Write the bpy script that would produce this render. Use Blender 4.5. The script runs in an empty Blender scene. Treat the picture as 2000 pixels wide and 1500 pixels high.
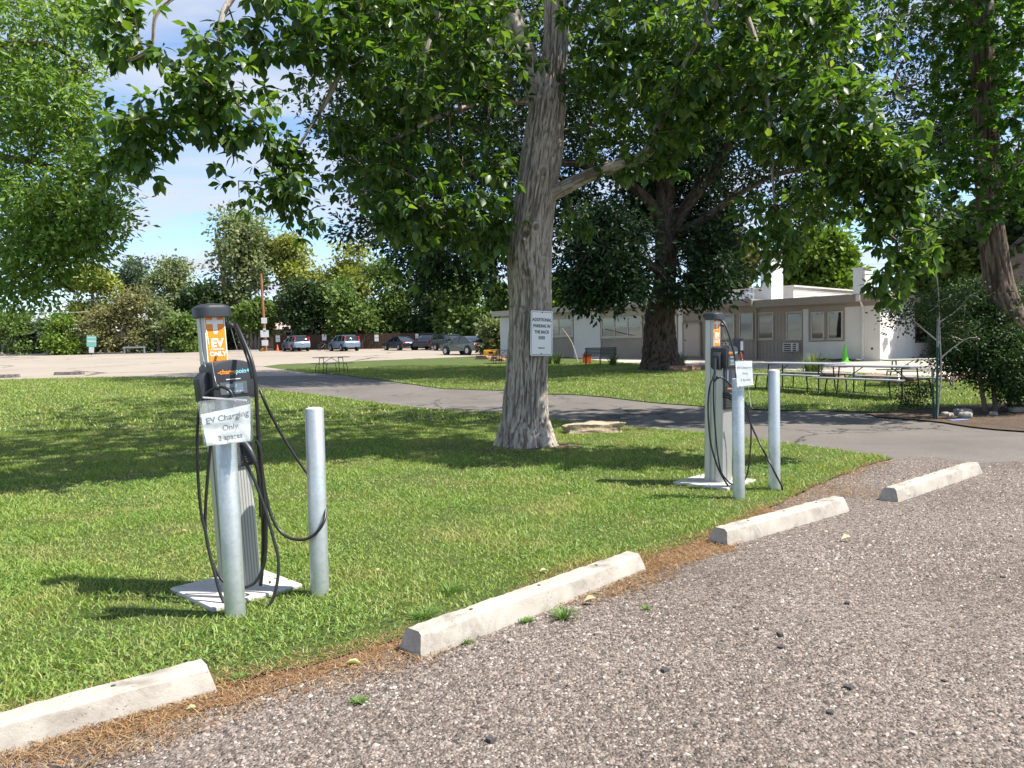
import bpy, bmesh, math, random
import numpy as np
from mathutils import Vector, Matrix, noise, geometry
random.seed(7); rng = np.random.default_rng(7)
S = bpy.context.scene; COL = S.collection
R = math.radians

# ---------------------------------------------------------------- camera
FPX = 1500.0
CAMP = Vector((0, 0, 1.54))
M3 = (Matrix.Rotation(R(90 - 2.862), 3, 'X') @ Matrix.Rotation(R(-1.3), 3, 'Z'))
cd = bpy.data.cameras.new('camera'); cam = bpy.data.objects.new('camera', cd); COL.objects.link(cam)
cd.sensor_fit = 'HORIZONTAL'; cd.sensor_width = 36; cd.lens = 36 * FPX / 2000
cd.clip_start = 0.05; cd.clip_end = 3000
cam.matrix_world = Matrix.Translation(CAMP) @ M3.to_4x4()
S.camera = cam

# ---------------------------------------------------------------- sky, sun, exposure
SUN_EL, SUN_AZ = 56.0, 99.8                      # azimuth clockwise from +Y
w = bpy.data.worlds.new('World'); S.world = w; w.use_nodes = True
nt = w.node_tree; N = nt.nodes; L = nt.links
bg = N['Background']; bg.inputs[1].default_value = 0.12
sky = N.new('ShaderNodeTexSky'); sky.sky_type = 'NISHITA'; sky.sun_disc = False
sky.sun_elevation = R(SUN_EL); sky.sun_rotation = R(SUN_AZ); sky.altitude = 1600
sky.air_density = 1.0; sky.dust_density = 0.25; sky.ozone_density = 3.0
tc = N.new('ShaderNodeTexCoord'); sp = N.new('ShaderNodeSeparateXYZ'); L.new(tc.outputs['Generated'], sp.inputs[0])
def wm(op, a, b):
    n = N.new('ShaderNodeMath'); n.operation = op
    for i, v in enumerate((a, b)):
        if isinstance(v, (int, float)): n.inputs[i].default_value = v
        else: L.new(v, n.inputs[i])
    return n.outputs[0]
zz = wm('ADD', wm('MAXIMUM', sp.outputs[2], 0.0), 0.10)
cb = N.new('ShaderNodeCombineXYZ')
L.new(wm('DIVIDE', sp.outputs[0], zz), cb.inputs[0]); L.new(wm('MULTIPLY', wm('DIVIDE', sp.outputs[1], zz), 1.9), cb.inputs[1])
cn = N.new('ShaderNodeTexNoise'); cn.inputs['Scale'].default_value = 0.95; cn.inputs['Detail'].default_value = 7
cn.inputs['Roughness'].default_value = 0.52; cn.inputs['Distortion'].default_value = 0.5; L.new(cb.outputs[0], cn.inputs['Vector'])
cr = N.new('ShaderNodeValToRGB'); cr.color_ramp.elements[0].position = 0.40; cr.color_ramp.elements[1].position = 0.64
cr.color_ramp.elements[0].color = (0.0, 0.0, 0.0, 1); cr.color_ramp.elements[1].color = (0.95, 0.95, 0.95, 1)
L.new(cn.outputs[0], cr.inputs[0])
cm = N.new('ShaderNodeMixRGB'); cm.inputs[2].default_value = (3.1, 3.3, 3.75, 1)
L.new(cr.outputs[0], cm.inputs[0]); L.new(sky.outputs[0], cm.inputs[1]); L.new(cm.outputs[0], bg.inputs[0])
sd = bpy.data.lights.new('sun', 'SUN'); sd.energy = 4.6; sd.angle = R(0.53); sd.color = (1.0, 0.955, 0.88)
sun = bpy.data.objects.new('sun', sd); COL.objects.link(sun)
sv = Vector((math.sin(R(SUN_AZ)) * math.cos(R(SUN_EL)), math.cos(R(SUN_AZ)) * math.cos(R(SUN_EL)), math.sin(R(SUN_EL))))
sun.rotation_euler = (-sv).to_track_quat('-Z', 'Y').to_euler()
S.view_settings.view_transform = 'Standard'; S.view_settings.look = 'None'
S.view_settings.exposure = 1.08; S.view_settings.gamma = 1.0; S.view_settings.use_curve_mapping = False
S.cycles.use_denoising = True; S.cycles.max_bounces = 6; S.cycles.transparent_max_bounces = 8
S.cycles.diffuse_bounces = 3; S.cycles.glossy_bounces = 3; S.cycles.transmission_bounces = 4
S.cycles.sample_clamp_indirect = 6

# ---------------------------------------------------------------- terrain and pixel helpers
def terr(x, y):
    t = np.maximum(0.0, np.minimum(y, 105.0) - 12.0)
    z = 0.02 * t * t / (t + 4.0)
    s = np.clip((y - 28.0) / 32.0, 0, 1); s = s * s * (3 - 2 * s)
    return z + 0.008 * np.clip(-x - 12.0, 0, 60) * s
def T(x, y): return float(terr(np.float64(x), np.float64(y)))
def ray(px, py): return M3 @ Vector(((px - 1000) / FPX, -(py - 750) / FPX, -1.0))
def at(px, py, Y):
    d = ray(px, py); return CAMP + d * (Y / d.y)
def G(px, py, off=0.0):
    d = ray(px, py); a, b = 0.5, 400.0
    if d.z >= 0 and T(d.x * 110, d.y * 110) > 1.54 + d.z * 110: b = 110.0
    lo = a
    for i in range(400):                                    # first crossing
        hi = a * (b / a) ** ((i + 1) / 400)
        p = CAMP + d * hi
        if p.z < T(p.x, p.y) + off: break
        lo = hi
    for _ in range(40):
        m = (lo + hi) / 2; p = CAMP + d * m
        if p.z < T(p.x, p.y) + off: hi = m
        else: lo = m
    p = CAMP + d * hi
    return Vector((p.x, p.y, T(p.x, p.y) + off))
def XY(px, Y):                                              # ground point under a column of the picture at depth Y
    p = at(px, 680, Y); return Vector((p.x, Y, T(p.x, Y)))

# ---------------------------------------------------------------- materials
MATS = {}
def nodes(name):
    m = bpy.data.materials.new(name); m.use_nodes = True
    t = m.node_tree; return m, t, t.nodes, t.links, t.nodes['Principled BSDF']
def mul(c, k): return tuple(min(1, max(0, v * k)) for v in c[:3]) + (1,)
def noise_node(n, l, scale, detail=4, rough=.55, vec=None, dist=0):
    x = n.new('ShaderNodeTexNoise'); x.inputs['Scale'].default_value = scale; x.inputs['Detail'].default_value = detail
    x.inputs['Roughness'].default_value = rough; x.inputs['Distortion'].default_value = dist
    if vec is not None: l.new(vec, x.inputs['Vector'])
    return x
def ramp(n, l, src, stops):
    r = n.new('ShaderNodeValToRGB'); e = r.color_ramp.elements
    while len(e) < len(stops): e.new(0.5)
    for i, (p, c) in enumerate(stops): e[i].position = p; e[i].color = tuple(c[:3]) + (1,)
    l.new(src, r.inputs[0]); return r
def bump(n, l, b, src, strength, dist=0.01):
    x = n.new('ShaderNodeBump'); x.inputs['Strength'].default_value = strength; x.inputs['Distance'].default_value = dist
    l.new(src, x.inputs['Height']); l.new(x.outputs[0], b.inputs['Normal'])
def mat(name, col, rough=.6, metal=0.0, var=.14, vs=6, bmp=0, bs=60, spec=.5, coat=0, stretch=None):
    if name in MATS: return MATS[name]
    m, t, n, l, b = nodes(name)
    tcn = n.new('ShaderNodeTexCoord'); vec = tcn.outputs['Object']
    if stretch:
        mp = n.new('ShaderNodeMapping'); mp.inputs['Scale'].default_value = stretch; l.new(vec, mp.inputs[0]); vec = mp.outputs[0]
    nn = noise_node(n, l, vs, 5, .6, vec)
    rp = ramp(n, l, nn.outputs[0], [(.3, mul(col, 1 - var)), (.7, mul(col, 1 + var))])
    l.new(rp.outputs[0], b.inputs['Base Color'])
    b.inputs['Roughness'].default_value = rough; b.inputs['Metallic'].default_value = metal
    b.inputs['Specular IOR Level'].default_value = spec; b.inputs['Coat Weight'].default_value = coat
    if bmp:
        bn = noise_node(n, l, bs, 6, .65, vec); bump(n, l, b, bn.outputs[0], bmp)
    MATS[name] = m; return m
def leafmat(name, cols, trans=.35, rough=.42, tcol=None, spec=.5, patch=None):
    m, t, n, l, b = nodes(name)
    g = n.new('ShaderNodeNewGeometry')
    k = len(cols)
    rp = ramp(n, l, g.outputs['Random Per Island'], [(i / max(1, k - 1), c) for i, c in enumerate(cols)])
    colout = rp.outputs[0]
    if patch:                                               # broad patches of another growth colour
        tcn = n.new('ShaderNodeTexCoord'); pn = noise_node(n, l, patch[1], 4, .6, tcn.outputs['Object'])
        pr = ramp(n, l, pn.outputs[0], [(patch[2], (0, 0, 0)), (patch[3], (1, 1, 1))])
        mx = n.new('ShaderNodeMixRGB'); l.new(pr.outputs[0], mx.inputs[0]); l.new(colout, mx.inputs[1]); mx.inputs[2].default_value = tuple(patch[0]) + (1,)
        colout = mx.outputs[0]
    l.new(colout, b.inputs['Base Color']); b.inputs['Roughness'].default_value = rough; b.inputs['Specular IOR Level'].default_value = spec
    tr = n.new('ShaderNodeBsdfTranslucent')
    gm = n.new('ShaderNodeMixRGB'); gm.blend_type = 'MULTIPLY'; gm.inputs[0].default_value = 1; l.new(colout, gm.inputs[1])
    gm.inputs[2].default_value = (tcol or (1.5, 1.5, .6)) + (1,)
    l.new(gm.outputs[0], tr.inputs[0])
    ms = n.new('ShaderNodeMixShader'); ms.inputs[0].default_value = trans
    l.new(b.outputs[0], ms.inputs[1]); l.new(tr.outputs[0], ms.inputs[2])
    l.new(ms.outputs[0], n['Material Output'].inputs[0]); MATS[name] = m; return m
def glassmat(name, tint, rough=.04, spec=.8):
    m, t, n, l, b = nodes(name); b.inputs['Base Color'].default_value = tuple(tint) + (1,)
    b.inputs['Roughness'].default_value = rough; b.inputs['Specular IOR Level'].default_value = spec; b.inputs['Coat Weight'].default_value = .4; b.inputs['Coat Roughness'].default_value = .02
    MATS[name] = m; return m

# ---------------------------------------------------------------- mesh helpers
def tag(o, label=None, cat=None, group=None, kind=None):
    if label: o['label'] = label
    if cat: o['category'] = cat
    if group: o['group'] = group
    if kind: o['kind'] = kind
    return o
MW = {}
def thing(name, label, cat, loc=(0, 0, 0), rotz=0, group=None, mw=None):
    o = bpy.data.objects.new(name, None); COL.objects.link(o); o.empty_display_size = .1
    m = mw if mw is not None else Matrix.Translation(Vector(loc)) @ Matrix.Rotation(rotz, 4, 'Z')
    o.matrix_world = m; MW[o.name] = m
    return tag(o, label, cat, group)
def link(name, me, m, parent=None):
    o = bpy.data.objects.new(name, me); COL.objects.link(o)
    if m is not None and not me.materials: me.materials.append(MATS[m] if isinstance(m, str) else m)
    if parent is not None: o.parent = parent
    return o
def total(parent):
    m = MW.get(parent.name)
    return m
class MB:
    def __init__(s): s.v = []; s.f = []
    def add(s, v, f):
        k = len(s.v); s.v += [tuple(p) for p in v]; s.f += [tuple(i + k for i in q) for q in f]; return s
    def box(s, x0, x1, y0, y1, z0, z1, bev=0, M=None):
        bm = bmesh.new(); bmesh.ops.create_cube(bm, size=1)
        for v in bm.verts: v.co = Vector(((x0 + x1) / 2 + v.co.x * (x1 - x0), (y0 + y1) / 2 + v.co.y * (y1 - y0), (z0 + z1) / 2 + v.co.z * (z1 - z0)))
        if bev: bmesh.ops.bevel(bm, geom=list(bm.edges), offset=bev, segments=2, affect='EDGES', profile=.6)
        if M is not None: bmesh.ops.transform(bm, matrix=M, verts=bm.verts)
        return s.bm(bm)
    def bm(s, bm):
        bm.verts.index_update(); s.add([v.co[:] for v in bm.verts], [[v.index for v in f.verts] for f in bm.faces]); bm.free(); return s
    def prism(s, prof, z0, z1, bev=0, M=None, seg=2):            # profile in xy, raised along z
        bm = bmesh.new(); lo = [bm.verts.new((x, y, z0)) for x, y in prof]; f = bm.faces.new(lo)
        r = bmesh.ops.extrude_face_region(bm, geom=[f]); up = [g for g in r['geom'] if isinstance(g, bmesh.types.BMVert)]
        for v in up: v.co.z = z1
        bmesh.ops.recalc_face_normals(bm, faces=bm.faces)
        if bev: bmesh.ops.bevel(bm, geom=list(bm.edges), offset=bev, segments=seg, affect='EDGES', profile=.6)
        if M is not None: bmesh.ops.transform(bm, matrix=M, verts=bm.verts)
        return s.bm(bm)
    def tube(s, pts, rad, n=8, smooth=0, cap=True):
        pts = [Vector(p) for p in pts]; rad = list(rad) if hasattr(rad, '__len__') else [rad] * len(pts)
        if smooth:
            P, Q = [], []
            for i in range(len(pts) - 1):
                p0 = pts[max(0, i - 1)]; p1 = pts[i]; p2 = pts[i + 1]; p3 = pts[min(len(pts) - 1, i + 2)]
                for j in range(smooth):
                    t = j / smooth
                    P.append(.5 * ((2 * p1) + (p2 - p0) * t + (2 * p0 - 5 * p1 + 4 * p2 - p3) * t * t + (3 * p1 - p0 - 3 * p2 + p3) * t ** 3))
                    Q.append(rad[i] * (1 - t) + rad[i + 1] * t)
            P.append(pts[-1]); Q.append(rad[-1]); pts, rad = P, Q
        v, f = [], []
        up = None
        for i, p in enumerate(pts):
            d = (pts[min(i + 1, len(pts) - 1)] - pts[max(i - 1, 0)]).normalized()
            if up is None: up = d.orthogonal().normalized()
            up = (up - d * up.dot(d)); up = up.normalized() if up.length > 1e-6 else d.orthogonal().normalized()
            sd_ = d.cross(up)
            for k in range(n):
                a = 2 * math.pi * k / n; v.append(p + (up * math.cos(a) + sd_ * math.sin(a)) * rad[i])
        for i in range(len(pts) - 1):
            for k in range(n):
                f.append((i * n + k, i * n + (k + 1) % n, (i + 1) * n + (k + 1) % n, (i + 1) * n + k))
        if cap: f.append(tuple(range(n - 1, -1, -1))); f.append(tuple(range((len(pts) - 1) * n, len(pts) * n)))
        return s.add(v, f)
    def lathe(s, prof, n=20, M=None, cap=True):                     # prof: (r, z) list
        v, f = [], []
        for r, z in prof:
            for k in range(n):
                a = 2 * math.pi * k / n; p = Vector((r * math.cos(a), r * math.sin(a), z)); v.append(M @ p if M is not None else p)
        for i in range(len(prof) - 1):
            for k in range(n): f.append((i * n + k, i * n + (k + 1) % n, (i + 1) * n + (k + 1) % n, (i + 1) * n + k))
        if cap: f.append(tuple(range(n - 1, -1, -1))); f.append(tuple(range((len(prof) - 1) * n, len(prof) * n)))
        return s.add(v, f)
    def build(s, name, m, parent=None, world=False, smooth=None, base=None):
        me = bpy.data.meshes.new(name); v = s.v
        loc = None
        if world and parent is not None:
            inv = MW[parent.name].inverted(); v = [inv @ Vector(p) for p in v]
        elif parent is None and base is not None:
            loc = Vector(base); v = [Vector(p) - loc for p in v]
        me.from_pydata(v, [], s.f); me.update()
        if smooth is not None:
            me.polygons.foreach_set('use_smooth', [True] * len(me.polygons))
            try: me.set_sharp_from_angle(angle=R(smooth))
            except Exception: pass
        o = link(name, me, m, parent)
        if loc is not None: o.location = loc
        return o
def np_mesh(name, V, F, m, parent=None, smooth=False):
    """V (n,3) float array, F (k,3 or 4) int array"""
    me = bpy.data.meshes.new(name); k = F.shape[1]
    me.vertices.add(len(V)); me.vertices.foreach_set('co', V.astype(np.float32).ravel())
    me.loops.add(F.size); me.loops.foreach_set('vertex_index', F.astype(np.int32).ravel())
    me.polygons.add(len(F)); me.polygons.foreach_set('loop_start', np.arange(0, F.size, k, dtype=np.int32))
    me.polygons.foreach_set('loop_total', np.full(len(F), k, dtype=np.int32))
    if smooth: me.polygons.foreach_set('use_smooth', np.ones(len(F), dtype=bool))
    me.update(calc_edges=True); me.validate()
    return link(name, me, m, parent)
def text_bm(body, size, bold=0.0, ext=.0006, align='CENTER', spacing=1.0):
    cu = bpy.data.curves.new('lettering', 'FONT'); cu.body = body; cu.size = size; cu.align_x = align; cu.align_y = 'CENTER'
    cu.extrude = ext; cu.offset = bold; cu.space_character = spacing; cu.resolution_u = 3
    o = bpy.data.objects.new('lettering', cu); COL.objects.link(o)
    me = bpy.data.meshes.new_from_object(o)
    v = [x.co.copy() for x in me.vertices]; f = [tuple(p.vertices) for p in me.polygons]
    bpy.data.objects.remove(o); bpy.data.curves.remove(cu); bpy.data.meshes.remove(me)
    return v, f
def lettering(body, size, m, parent, M, bold=0.0, ext=.0006, name='lettering', fn=None):
    v, f = text_bm(body, size, bold, ext)
    b = MB(); b.add([(fn(p) if fn else M @ p) for p in v], f)
    return b.build(name, m, parent)
def orient(parent_loc, rotz): return Matrix.Translation(Vector(parent_loc)) @ Matrix.Rotation(rotz, 4, 'Z')
def copy_tree(o, mw, label=None, group=None):
    r = o.copy(); COL.objects.link(r); r.matrix_world = mw; MW[r.name] = mw
    if label: r['label'] = label
    if group: r['group'] = group
    for ch in [c for c in S.objects if c.parent == o]:
        c = ch.copy(); COL.objects.link(c); c.parent = r
        for g in [d for d in S.objects if d.parent == ch]:
            d = g.copy(); COL.objects.link(d); d.parent = c
    return r
def inpoly(P, x, y):
    x = np.asarray(x); y = np.asarray(y); c = np.zeros(x.shape, bool); n = len(P)
    for i in range(n):
        x1, y1 = P[i][0], P[i][1]; x2, y2 = P[i - 1][0], P[i - 1][1]
        if y1 == y2: continue
        c ^= ((y1 > y) != (y2 > y)) & (x < (x2 - x1) * (y - y1) / (y2 - y1) + x1)
    return c
# ---------------------------------------------------------------- ground materials
def ground_mat(name, c1, c2, c3, s1, s2, rough=.9, bmp=.3, bs=120, cracks=0, bdist=.01, cells=0):
    m, t, n, l, b = nodes(name); g = n.new('ShaderNodeNewGeometry'); vec = g.outputs['Position']
    a = noise_node(n, l, s1, 6, .6, vec, .3); r1 = ramp(n, l, a.outputs[0], [(.32, c1), (.68, c2)])
    f = noise_node(n, l, s2, 4, .7, vec); r2 = ramp(n, l, f.outputs[0], [(.42, (0, 0, 0)), (.62, (1, 1, 1))])
    mx = n.new('ShaderNodeMixRGB'); l.new(r2.outputs[0], mx.inputs[0]); l.new(r1.outputs[0], mx.inputs[1]); mx.inputs[2].default_value = tuple(c3) + (1,)
    out = mx.outputs[0]
    if cracks:
        dn = noise_node(n, l, 1.3, 5, .7, vec); ad = n.new('ShaderNodeMixRGB'); ad.blend_type = 'ADD'; ad.inputs[0].default_value = .9
        l.new(vec, ad.inputs[1]); l.new(dn.outputs[1], ad.inputs[2])
        vo = n.new('ShaderNodeTexVoronoi'); vo.feature = 'DISTANCE_TO_EDGE'; vo.inputs['Scale'].default_value = cracks; l.new(ad.outputs[0], vo.inputs['Vector'])
        cr_ = ramp(n, l, vo.outputs['Distance'], [(.004, (1, 1, 1)), (.014, (0, 0, 0))])
        pn = noise_node(n, l, .35, 2, .5, vec); pr = ramp(n, l, pn.outputs[0], [(.45, (0, 0, 0)), (.55, (1, 1, 1))])
        mm = n.new('ShaderNodeMath'); mm.operation = 'MULTIPLY'; l.new(cr_.outputs[0], mm.inputs[0]); l.new(pr.outputs[0], mm.inputs[1])
        m2 = n.new('ShaderNodeMixRGB'); l.new(mm.outputs[0], m2.inputs[0]); l.new(out, m2.inputs[1]); m2.inputs[2].default_value = (.035, .03, .027, 1); out = m2.outputs[0]
    l.new(out, b.inputs['Base Color']); b.inputs['Roughness'].default_value = rough; b.inputs['Specular IOR Level'].default_value = .25
    bn = noise_node(n, l, bs, 5, .7, vec); hsrc = bn.outputs[0]
    if cells:
        vo2 = n.new('ShaderNodeTexVoronoi'); vo2.inputs['Scale'].default_value = cells; vo2.inputs['Randomness'].default_value = 1; l.new(vec, vo2.inputs['Vector'])
        sx = n.new('ShaderNodeSeparateXYZ'); l.new(vo2.outputs['Color'], sx.inputs[0])
        cc = ramp(n, l, sx.outputs[0], [(0, (.25, .24, .24)), (.25, (.62, .6, .59)), (.6, (1, 1, 1)), (.85, (1.0, .9, .85)), (1, (1.7, 1.65, 1.6))])
        m3 = n.new('ShaderNodeMixRGB'); m3.blend_type = 'MULTIPLY'; m3.inputs[0].default_value = .9; l.new(out, m3.inputs[1]); l.new(cc.outputs[0], m3.inputs[2]); l.new(m3.outputs[0], b.inputs['Base Color'])
        iv = n.new('ShaderNodeMath'); iv.operation = 'SUBTRACT'; iv.inputs[0].default_value = 1; l.new(vo2.outputs['Distance'], iv.inputs[1]); hsrc = iv.outputs[0]
    bump(n, l, b, hsrc, bmp, bdist)
    MATS[name] = m; return m
ground_mat('dirt', (.17, .14, .1), (.24, .2, .14), (.12, .1, .07), .3, 6)
ground_mat('asphalt', (.135, .12, .105), (.215, .193, .168), (.10, .09, .08), .5, 90, cracks=.42, bmp=.5)
ground_mat('lot_asphalt', (.30, .252, .20), (.38, .325, .262), (.25, .212, .17), .12, 40, cracks=.09, bmp=.2)
ground_mat('gravel_bed', (.175, .142, .118), (.30, .256, .222), (.14, .115, .097), .75, 25, bmp=1.0, bs=90, bdist=.012, cells=75)
ground_mat('lawn_soil', (.075, .11, .024), (.13, .165, .04), (.05, .065, .02), 1.2, 30, bmp=.8, bs=60, bdist=.03)
ground_mat('mulch', (.10, .068, .045), (.19, .135, .09), (.05, .034, .024), 2.5, 45, bmp=.9, bs=50, bdist=.03)
ground_mat('concrete_walk', (.44, .385, .32), (.54, .48, .41), (.37, .32, .27), .4, 30, bmp=.2)

def rough_edge(P, step, amp, seed=0):
    out = []
    for i in range(len(P)):
        a, b = Vector(P[i][:2]), Vector(P[(i + 1) % len(P)][:2]); n = max(1, int((b - a).length / step)); d = (b - a)
        nr = Vector((-d.y, d.x)).normalized() if d.length else Vector((0, 0))
        for k in range(n):
            p = a + d * (k / n)
            e = amp * noise.noise(Vector((p.x * 1.7, p.y * 1.7, seed))) + .5 * amp * noise.noise(Vector((p.x * 6, p.y * 6, seed + 3)))
            out.append(p + nr * e)
    return out
def sheet(name, P, off, m, grid=1.2, kind='structure', yfar=None):
    P = [Vector((p[0], p[1])) for p in P]; n = len(P)
    xs = [p.x for p in P]; ys = [p.y for p in P]
    pts = list(P); y = min(ys)
    while y < max(ys):
        g = grid * max(1.0, (y - 10) / 14)
        gx = np.arange(min(xs) + g / 2, max(xs), g)
        ok = inpoly(P, gx, np.full_like(gx, y))
        pts += [Vector((float(a), y)) for a in gx[ok]]
        y += g
    r = geometry.delaunay_2d_cdt(pts, [(i, (i + 1) % n) for i in range(n)], [], 1, 1e-4)
    v = [(q.x, q.y, T(q.x, q.y) + off) for q in r[0]]
    b = MB(); b.add(v, r[2]); o = b.build(name, m); 
    bm = bmesh.new(); bm.from_mesh(o.data)
    for f in bm.faces:
        if f.normal.z < 0: f.normal_flip()
    bm.to_mesh(o.data); bm.free()
    o['kind'] = kind; return o
def xy(*pp): return [G(a, b).xy for a, b in pp]

# ground: one sheet out to the horizon
gx = np.concatenate([np.linspace(-900, -90, 8), np.linspace(-80, 60, 57), np.linspace(70, 900, 8)])
gy = np.concatenate([np.linspace(-300, -10, 6), np.linspace(-8, 50, 59), np.linspace(53, 110, 20), np.linspace(130, 1500, 8)])
XX, YY = np.meshgrid(gx, gy); V = np.stack([XX, YY, terr(XX, YY) - .012], -1).reshape(-1, 3)
nx, ny = len(gx), len(gy); I = np.arange(nx * ny).reshape(ny, nx)
F = np.stack([I[:-1, :-1], I[:-1, 1:], I[1:, 1:], I[1:, :-1]], -1).reshape(-1, 4)
np_mesh('ground', V, F, 'dirt')['kind'] = 'structure'

EDGE = xy((1740, 897), (1690, 912), (1600, 948), (1500, 996), (1378, 1052), (1270, 1092), (1120, 1128), (960, 1190), (775, 1252), (600, 1300), (430, 1345), (200, 1398), (0, 1436))
e_dir = (EDGE[-1] - EDGE[4]).normalized(); EDGE_LEFT = EDGE[-1] + e_dir * 5
DRIVE_NEAR = xy((0, 742), (200, 737), (390, 738), (430, 748), (530, 763), (620, 771), (700, 783), (833, 799), (970, 807), (1123, 826), (1370, 846), (1530, 867), (1640, 880))
L1 = rough_edge([p for p in EDGE] + [EDGE_LEFT, Vector((-22, EDGE_LEFT.y)), Vector((-40, 34))] + DRIVE_NEAR, .16, .07)
LAWN1 = L1
L2P = xy((514, 716), (597, 728), (662, 732), (740, 742), (870, 760), (981, 763), (1068, 770), (1140, 772), (1300, 789), (1480, 801), (1626, 804), (1698, 806), (1766, 804), (1844, 797), (1935, 791), (2060, 780), (2150, 762), (1980, 744), (1865, 739), (1700, 730), (1480, 722), (1290, 716), (1180, 705), (1080, 695), (987, 696), (919, 696.5), (844, 700), (740, 704), (662, 707), (545, 712))
LAWN2 = rough_edge(L2P, .35, .10, 5)
FC = Vector((17.2, 36.0)); FU = Vector((-.692, .722)); FN = Vector((-.722, -.692))
asp = [(-46, 20), (-16, 15), (-8, 12), (0, 8.6), (8, 6.2), (22, 6.5), (30, 14), (30, 30), (12, 42), (-2, 42), (-12, 46), (-50, 40)]
sheet('driveway', asp, -.004, 'asphalt')
sheet('parking_lot', [(-90, 33), (-40, 34), (-9, 35), (-2, 44), (0, 56), (-3, 64), (2, 87.5), (-90, 87.5)], .003, 'lot_asphalt', 2.5)
GRAV = rough_edge([p for p in EDGE[::-1]] + xy((1765, 893), (1830, 893), (1900, 905), (2040, 898), (2200, 905)) + [Vector((9, 2)), Vector((9, -9)), Vector((-9, -9)), EDGE_LEFT], .25, .06, 9)
sheet('gravel_lot', GRAV, .002, 'gravel_bed', 1.0)
sheet('lawn', LAWN1, .014, 'lawn_soil', 1.0)
sheet('lawn', LAWN2, .014, 'lawn_soil', 1.5)
far_walk = [FC + FU * s + FN * -.4 for s in (24, 18, 12, 6, 0)]
walk = xy((1080, 696), (1180, 706), (1290, 717), (1480, 723), (1700, 731), (1865, 740), (1980, 745), (2150, 763)) + [Vector((26, 36)), Vector((24, 42))] + far_walk[::-1]
sheet('pavement', walk, .008, 'concrete_walk', 2.0)
tb = XY(1292, 33.0)
def ell(c, a, b, rot, n=28, amp=.12):
    return [Vector((c[0] + math.cos(rot) * a * math.cos(t) - math.sin(rot) * b * math.sin(t), c[1] + math.sin(rot) * a * math.cos(t) + math.cos(rot) * b * math.sin(t))) * 1.0 for t in np.linspace(0, 2 * math.pi, n, endpoint=False)]
sheet('mulch_bed', rough_edge(ell((tb.x + .2, tb.y - .2), 2.6, 1.7, -.3), .3, .2), .022, 'mulch', 1.0)
BED = rough_edge(xy((1690, 809), (1766, 803), (1844, 796), (1935, 790), (2060, 778), (2200, 800), (2150, 862), (2000, 845), (1900, 836), (1800, 823), (1720, 816)), .3, .12, 2)
sheet('mulch_bed', BED, .022, 'mulch', 1.0)
tr0 = G(1030, 872)
sheet('bare_soil', rough_edge(ell((tr0.x, tr0.y - .25), .85, .55, 0), .12, .14, 4), .020, 'mulch', .5)

# ---------------------------------------------------------------- grass blades, straw, pebbles
leafmat('grass', [(.10, .18, .026), (.175, .285, .042), (.245, .365, .06), (.32, .42, .09), (.42, .44, .18)], .32, .5, (1.2, 1.15, .55), .35, patch=((.41, .395, .15), 1.1, .47, .72))
leafmat('clover', [(.09, .19, .03), (.14, .26, .05), (.18, .29, .08)], .3, .5, (1.2, 1.2, .6), .3)
leafmat('straw', [(.19, .085, .04), (.28, .145, .065), (.38, .24, .11), (.46, .34, .18), (.14, .08, .045)], .2, .7, (1.1, 1, .8), .2)
def blades(name, P, n, h, wd, lean, m, box, dens=None, seg=2, keep=None):
    x = rng.uniform(box[0], box[1], n); y = rng.uniform(box[2], box[3], n)
    ok = inpoly(P, x, y) & (np.abs(x) < .74 * y + 1.0)
    if dens is not None: ok &= rng.random(n) < dens(x, y)
    x, y = x[ok], y[ok]; n = len(x)
    z = terr(x, y) + .012
    a = rng.uniform(0, 2 * np.pi, n); hh = rng.uniform(h[0], h[1], n) * (1 + .35 * np.sin(x * 3.1 + np.sin(y * 2.3) * 2))
    ln = rng.uniform(lean[0], lean[1], n) * hh; la = rng.uniform(0, 2 * np.pi, n); ww = rng.uniform(wd[0], wd[1], n) / 2
    cx, cy = np.cos(a) * ww, np.sin(a) * ww; lx, ly = np.cos(la) * ln, np.sin(la) * ln
    b0 = np.stack([x - cx, y - cy, z], -1); b1 = np.stack([x + cx, y + cy, z], -1)
    tp = np.stack([x + lx, y + ly, z + hh], -1)
    if seg == 1:
        V = np.stack([b0, b1, tp], 1).reshape(-1, 3); F = np.arange(3 * n).reshape(-1, 3)
    else:
        m0 = np.stack([x - cx * .8 + lx * .35, y - cy * .8 + ly * .35, z + hh * .6], -1); m1 = np.stack([x + cx * .8 + lx * .35, y + cy * .8 + ly * .35, z + hh * .6], -1)
        V = np.stack([b0, b1, m1, m0, tp], 1).reshape(-1, 3); k = np.arange(n)[:, None] * 5
        F = np.concatenate([k + np.array([0, 1, 2]), k + np.array([0, 2, 3]), k + np.array([3, 2, 4])], 0)
    o = np_mesh(name, V, F, m); o['kind'] = 'stuff'; return o
EN = np.array([[p.x, p.y] for p in EDGE + [EDGE_LEFT]])
def edge_dist(x, y):
    d = np.full(x.shape, 1e9)
    for i in range(len(EN) - 1):
        a, b = EN[i], EN[i + 1]; ab = b - a; t = np.clip(((x - a[0]) * ab[0] + (y - a[1]) * ab[1]) / (ab @ ab), 0, 1)
        d = np.minimum(d, np.hypot(x - a[0] - t * ab[0], y - a[1] - t * ab[1]))
    return d
def wav(x, y): return .5 + .25 * np.sin(x * 1.9 + 1.3 * np.sin(y * 1.7)) + .25 * np.sin(y * 2.6 + 1.1 * np.sin(x * 2.9))
def lawn_d(x, y): return (.45 + .55 * wav(x, y)) * np.clip(.35 + edge_dist(x, y) * 2.2, 0, 1) * (np.hypot(x - tr0.x, (y - tr0.y + .15) * 1.4) > .52 + .14 * np.sin(x * 9 + y * 5))
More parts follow.
